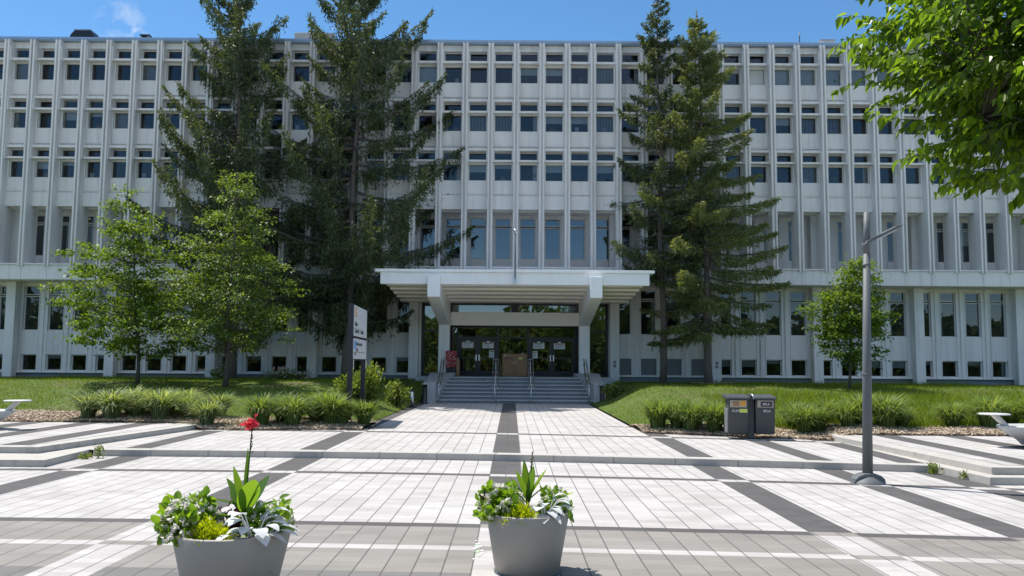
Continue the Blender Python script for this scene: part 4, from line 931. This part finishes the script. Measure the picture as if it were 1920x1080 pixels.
# ---------------------------------------------------------------- flower planters
def planter(x, y, rt, rb, h, lab):
    o = thing('planter', (x, y, 0), lab, 'planter', 'grey flower planters in the foreground')
    MB().lathe([(0, .0), (rb-.03, 0), (rb, .015), (rt, h-.012), (rt-.008, h), (rt-.03, h), (rt-.045, h-.012), (rt-.07, h-.16)], 64).build('pot', 'planter', o)
    MB().lathe([(rt-.046, h-.018), (rt-.22, h-.024), (rt-.22, h-.12)], 48).build('flange', 'liner', o)
    MB().lathe([(rt-.19, h-.10), (0, h-.07)], 40).build('soil', 'soil', o)
    MB().lathe([(rb-.02, .001), (rb+.012, .004), (rb+.012, .02), (rb-.01, .02)], 48).build('foot_ring', 'liner', o); return o
def clump_plant(name, x, y, z, rx, ry, h, n, size, asp, m, lab, cat, up=.4, flowers=0, fm_='petal', fs=.03):
    o = thing(name, (x, y, z), lab, cat); d = rdir(n); d[:, 2] = np.abs(d[:, 2]); lump = 1+.16*np.sin(d[:, 0]*6+x*9)+.14*np.sin(d[:, 1]*7+d[:, 2]*5+y*7); q = (rnd(n)**.35*lump)[:, None]; P = d*q*np.array([rx, ry, h])
    D = unit(d*.8+rng.normal(0, .5, (n, 3))+np.array([0, 0, up])); U = unit(d+rng.normal(0, .4, (n, 3))+np.array([0, 0, .4])); L = rnd(n, .6, 1.3)*size
    mass('foliage', round_leaves(P, D, L, L*asp, U) if asp > .55 else leaves(P, D, L, L*asp, .18, U), m, o)
    if flowers:
        P = []; dd = rdir(flowers); dd[:, 2] = np.abs(dd[:, 2])*.9+.1; c = unit(dd)*np.array([rx, ry, h])*rnd(flowers, .95, 1.15)[:, None]
        P = np.repeat(c, 5, 0); D = rdir(len(P)); mass('blossom', leaves(P, D, np.full(len(P), fs), np.full(len(P), fs*.9)), fm_, o)
    mb = MB()
    for i in range(9): e = P[i*max(1, len(P)//9)]; mb.tube([(0, 0, -.06), tuple(e*.9)], [.006, .004], 5)
    mb.build('stems', 'begonia', o); return o
def big_leaf(mb, base, d, L, W, bend=.5, fold=.25, seg=7):
    d = unit(np.array(d, float)); s = unit(np.cross(d, [0, 0, 1.])); V = []
    for i in range(seg+1):
        t = i/seg; c = np.array(base)+d*L*t+np.array([0, 0, -bend*L*t*t*.6]); w_ = W*math.sin(math.pi*min(1, .06+t*.94))**.75*(1-.25*t) if i < seg else .002
        V += [c-s*w_+np.array([0, 0, w_*fold]), c, c+s*w_+np.array([0, 0, w_*fold])]
    F = []
    for i in range(seg): F += [(3*i, 3*i+1, 3*i+4, 3*i+3), (3*i+1, 3*i+2, 3*i+5, 3*i+4)]
    mb.add(V, F, 0, True)
def canna(x, y, z, lab, hs, specs, flower):
    o = thing('canna', (x, y, z), lab, 'canna'); mb = MB()
    for a, el, L, W, b0, bend in specs:
        d = (math.cos(a)*math.cos(el), math.sin(a)*math.cos(el), math.sin(el)); big_leaf(mb, (0, 0, b0), d, L, W, bend)
    mb.build('foliage', 'canna', o)
    MB().tube([(0, 0, -.1), (.01, 0, hs*.4), (.035, -.01, hs*.75), (.05, -.01, hs)], [.013, .010, .007, .005], 7).build('stem', 'canna', o)
    n = 26; t = rnd(n, .72, .98); P = np.stack([.03+.02*t, np.full(n, -.01), hs*t], 1); mass('buds', leaves(P, unit(rdir(n)+np.array([0, 0, .8])), rnd(n, .02, .04), rnd(n, .01, .016)), 'purple', o)
    if flower:
        n = 60; P = np.array([.045, -.01, hs])+rng.normal(0, 1, (n, 3))*np.array([.02, .02, .02]); mass('flower', leaves(P, unit(rdir(n)+np.array([-.25, 0, .25])), rnd(n, .035, .075), rnd(n, .03, .055)), 'redpetal', o)
    return o
def silver(x, y, z, lab, specs):
    o = thing('silver_leaf_plant', (x, y, z), lab, 'silver plant'); mb = MB(); sm = MB()
    for a, el, l0, L, W in specs:
        d = np.array([math.cos(a)*math.cos(el), math.sin(a)*math.cos(el), math.sin(el)]); b = d*l0; sm.tube([(0, 0, -.05), tuple(b)], [.007, .006], 6)
        dd = unit(d*np.array([1, 1, .35])); big_leaf(mb, b, dd, L, W, .8, .12)
    mb.build('foliage', 'silver', o); sm.build('stems', 'silver', o)
pA = (-2.49, 7.82, .515, .60); pB = (.175, 8.87, .425, .60)
planter(pA[0], pA[1], pA[2], .385, pA[3], 'grey round planter at the lower left, cut by the bottom of the picture')
planter(pB[0], pB[1], pB[2], .325, pB[3], 'grey tapered round planter standing whole in the lower middle')
def silver_specs(seed, k, sc=1.):
    rr = random.Random(seed); L = []
    for i in range(k): L.append((rr.uniform(-2.5, 1.2), rr.uniform(.25, 1.15), rr.uniform(.10, .24)*sc, rr.uniform(.12, .20)*sc, rr.uniform(.042, .068)*sc))
    return L
pt = lambda p, dx, dy, dz: (p[0]+dx, p[1]+dy, p[3]+dz)
# left planter
canna(*pt(pA, .08, .06, -.10), 'canna with a red flower on a tall stalk in the left planter', 1.02, [(3.0, .36, .58, .05, .27, .45), (-2.0, 1.22, .46, .058, .25, .05), (-.95, 1.05, .46, .115, .22, .22), (.9, 1.0, .48, .10, .20, .2), (-2.3, .55, .36, .06, .16, .5), (1.5, 1.5, .54, .024, .28, .03), (-.65, .70, .44, .12, .12, .3), (.2, .75, .42, .09, .16, .45), (4.0, .6, .34, .07, .14, .5), (2.3, .85, .44, .08, .2, .35), (2.7, 1.0, .42, .06, .24, .25)], True)
clump_plant('begonia', *pt(pA, -.33, -.10, -.06), .25, .28, .33, 620, .085, .8, 'begonia', 'white-flowering bushy plant on the left of the left planter', 'flowers', flowers=150, fs=.042)
clump_plant('sedum', *pt(pA, -.10, -.33, -.05), .20, .13, .17, 1700, .032, .5, 'sedum', 'lime green sedum cushion at the front of the left planter', 'sedum', up=.8)
clump_plant('coleus', *pt(pA, -.06, .02, -.02), .16, .14, .22, 55, .075, .6, 'purple', 'dark purple leafy plant in the middle of the left planter', 'purple plant')
clump_plant('white_flower', *pt(pA, .33, .05, -.05), .20, .25, .28, 200, .08, .6, 'begonia', 'pink and white flowers on the right of the left planter', 'flowers', flowers=60, fs=.03)
silver(*pt(pA, .25, -.20, -.04), 'silver-leaved plant spilling over the right rim of the left planter', silver_specs(3, 22, 1.12))
# middle planter
canna(*pt(pB, .0, .05, -.08), 'budding canna with upright green leaves in the middle planter', .66, [(-2.6, .75, .40, .042, .14, .2), (-2.2, 1.05, .40, .045, .18, .1), (-.6, 1.0, .44, .045, .18, .1), (-1.2, 1.25, .44, .045, .12, .05), (-2.0, 1.3, .40, .04, .2, .05), (-.4, .8, .38, .05, .16, .3), (1.9, 1.3, .42, .045, .2, .1), (1.2, 1.1, .40, .055, .2, .2), (3.0, 1.0, .36, .045, .16, .2)], False)
clump_plant('begonia', *pt(pB, -.26, -.06, -.06), .23, .25, .31, 600, .075, .8, 'begonia', 'white-flowering bushy plant on the left of the middle planter', 'flowers', flowers=120, fs=.04)
clump_plant('sedum', *pt(pB, -.06, -.30, -.07), .17, .11, .17, 1200, .032, .5, 'sedum', 'lime green sedum cushion at the front of the middle planter', 'sedum', up=.8)
clump_plant('white_flower', *pt(pB, .28, .08, -.05), .17, .22, .24, 180, .08, .6, 'begonia', 'cream flowers on the right of the middle planter', 'flowers', flowers=60, fs=.028)
silver(*pt(pB, .17, -.14, -.03), 'silver-leaved plant on the right of the middle planter', silver_specs(8, 20, 1.0))
for nm, p, lab in (('spiky_grass', pA, 'dark spiky strands hanging over the left rim of the left planter'), ('spiky_grass', pB, 'dark spiky strands at the left rim of the middle planter')):
    clump_plant('spiky_grass', p[0]-p[2]*.93, p[1]-.12, p[3]+.08, .06, .08, .07, 26, .13, .12, 'purple', lab, 'dark grass', up=-.2)
clump_plant('hosta', 12.5, 19.6, .70, .34, .26, .22, 160, .20, .5, 'begonia', 'green leafy plant growing in the right bowl planter', 'plant')

# wood far behind the camera, seen only in the window panes
n = 20000; x = rnd(n, -95, 95); y = rnd(n, -62, -48); top = 10.5+2.5*np.sin(x*.13)+2*np.sin(x*.37+1); z = rnd(n)**.8*top
d = rdir(n); a = unit(np.cross(d, rdir(n))); b = np.cross(d, a); s = rnd(n, .3, .8)[:, None]; P = np.stack([x, y, z], 1)
Q2 = np.stack([P-a*s, P-b*s*.7, P+a*s, P+b*s*.7], 1)
n = 5000; P = np.stack([rnd(n, -95, 95), rnd(n, -70, -62), rnd(n)*9.5], 1); d = rdir(n); a = unit(np.cross(d, rdir(n))); b = np.cross(d, a); s = 1.5
Q2 = np.concatenate([Q2, np.stack([P-a*s, P-b*s, P+a*s, P+b*s], 1)])
mass('far_wood', Q2, 'belt', kind='stuff')
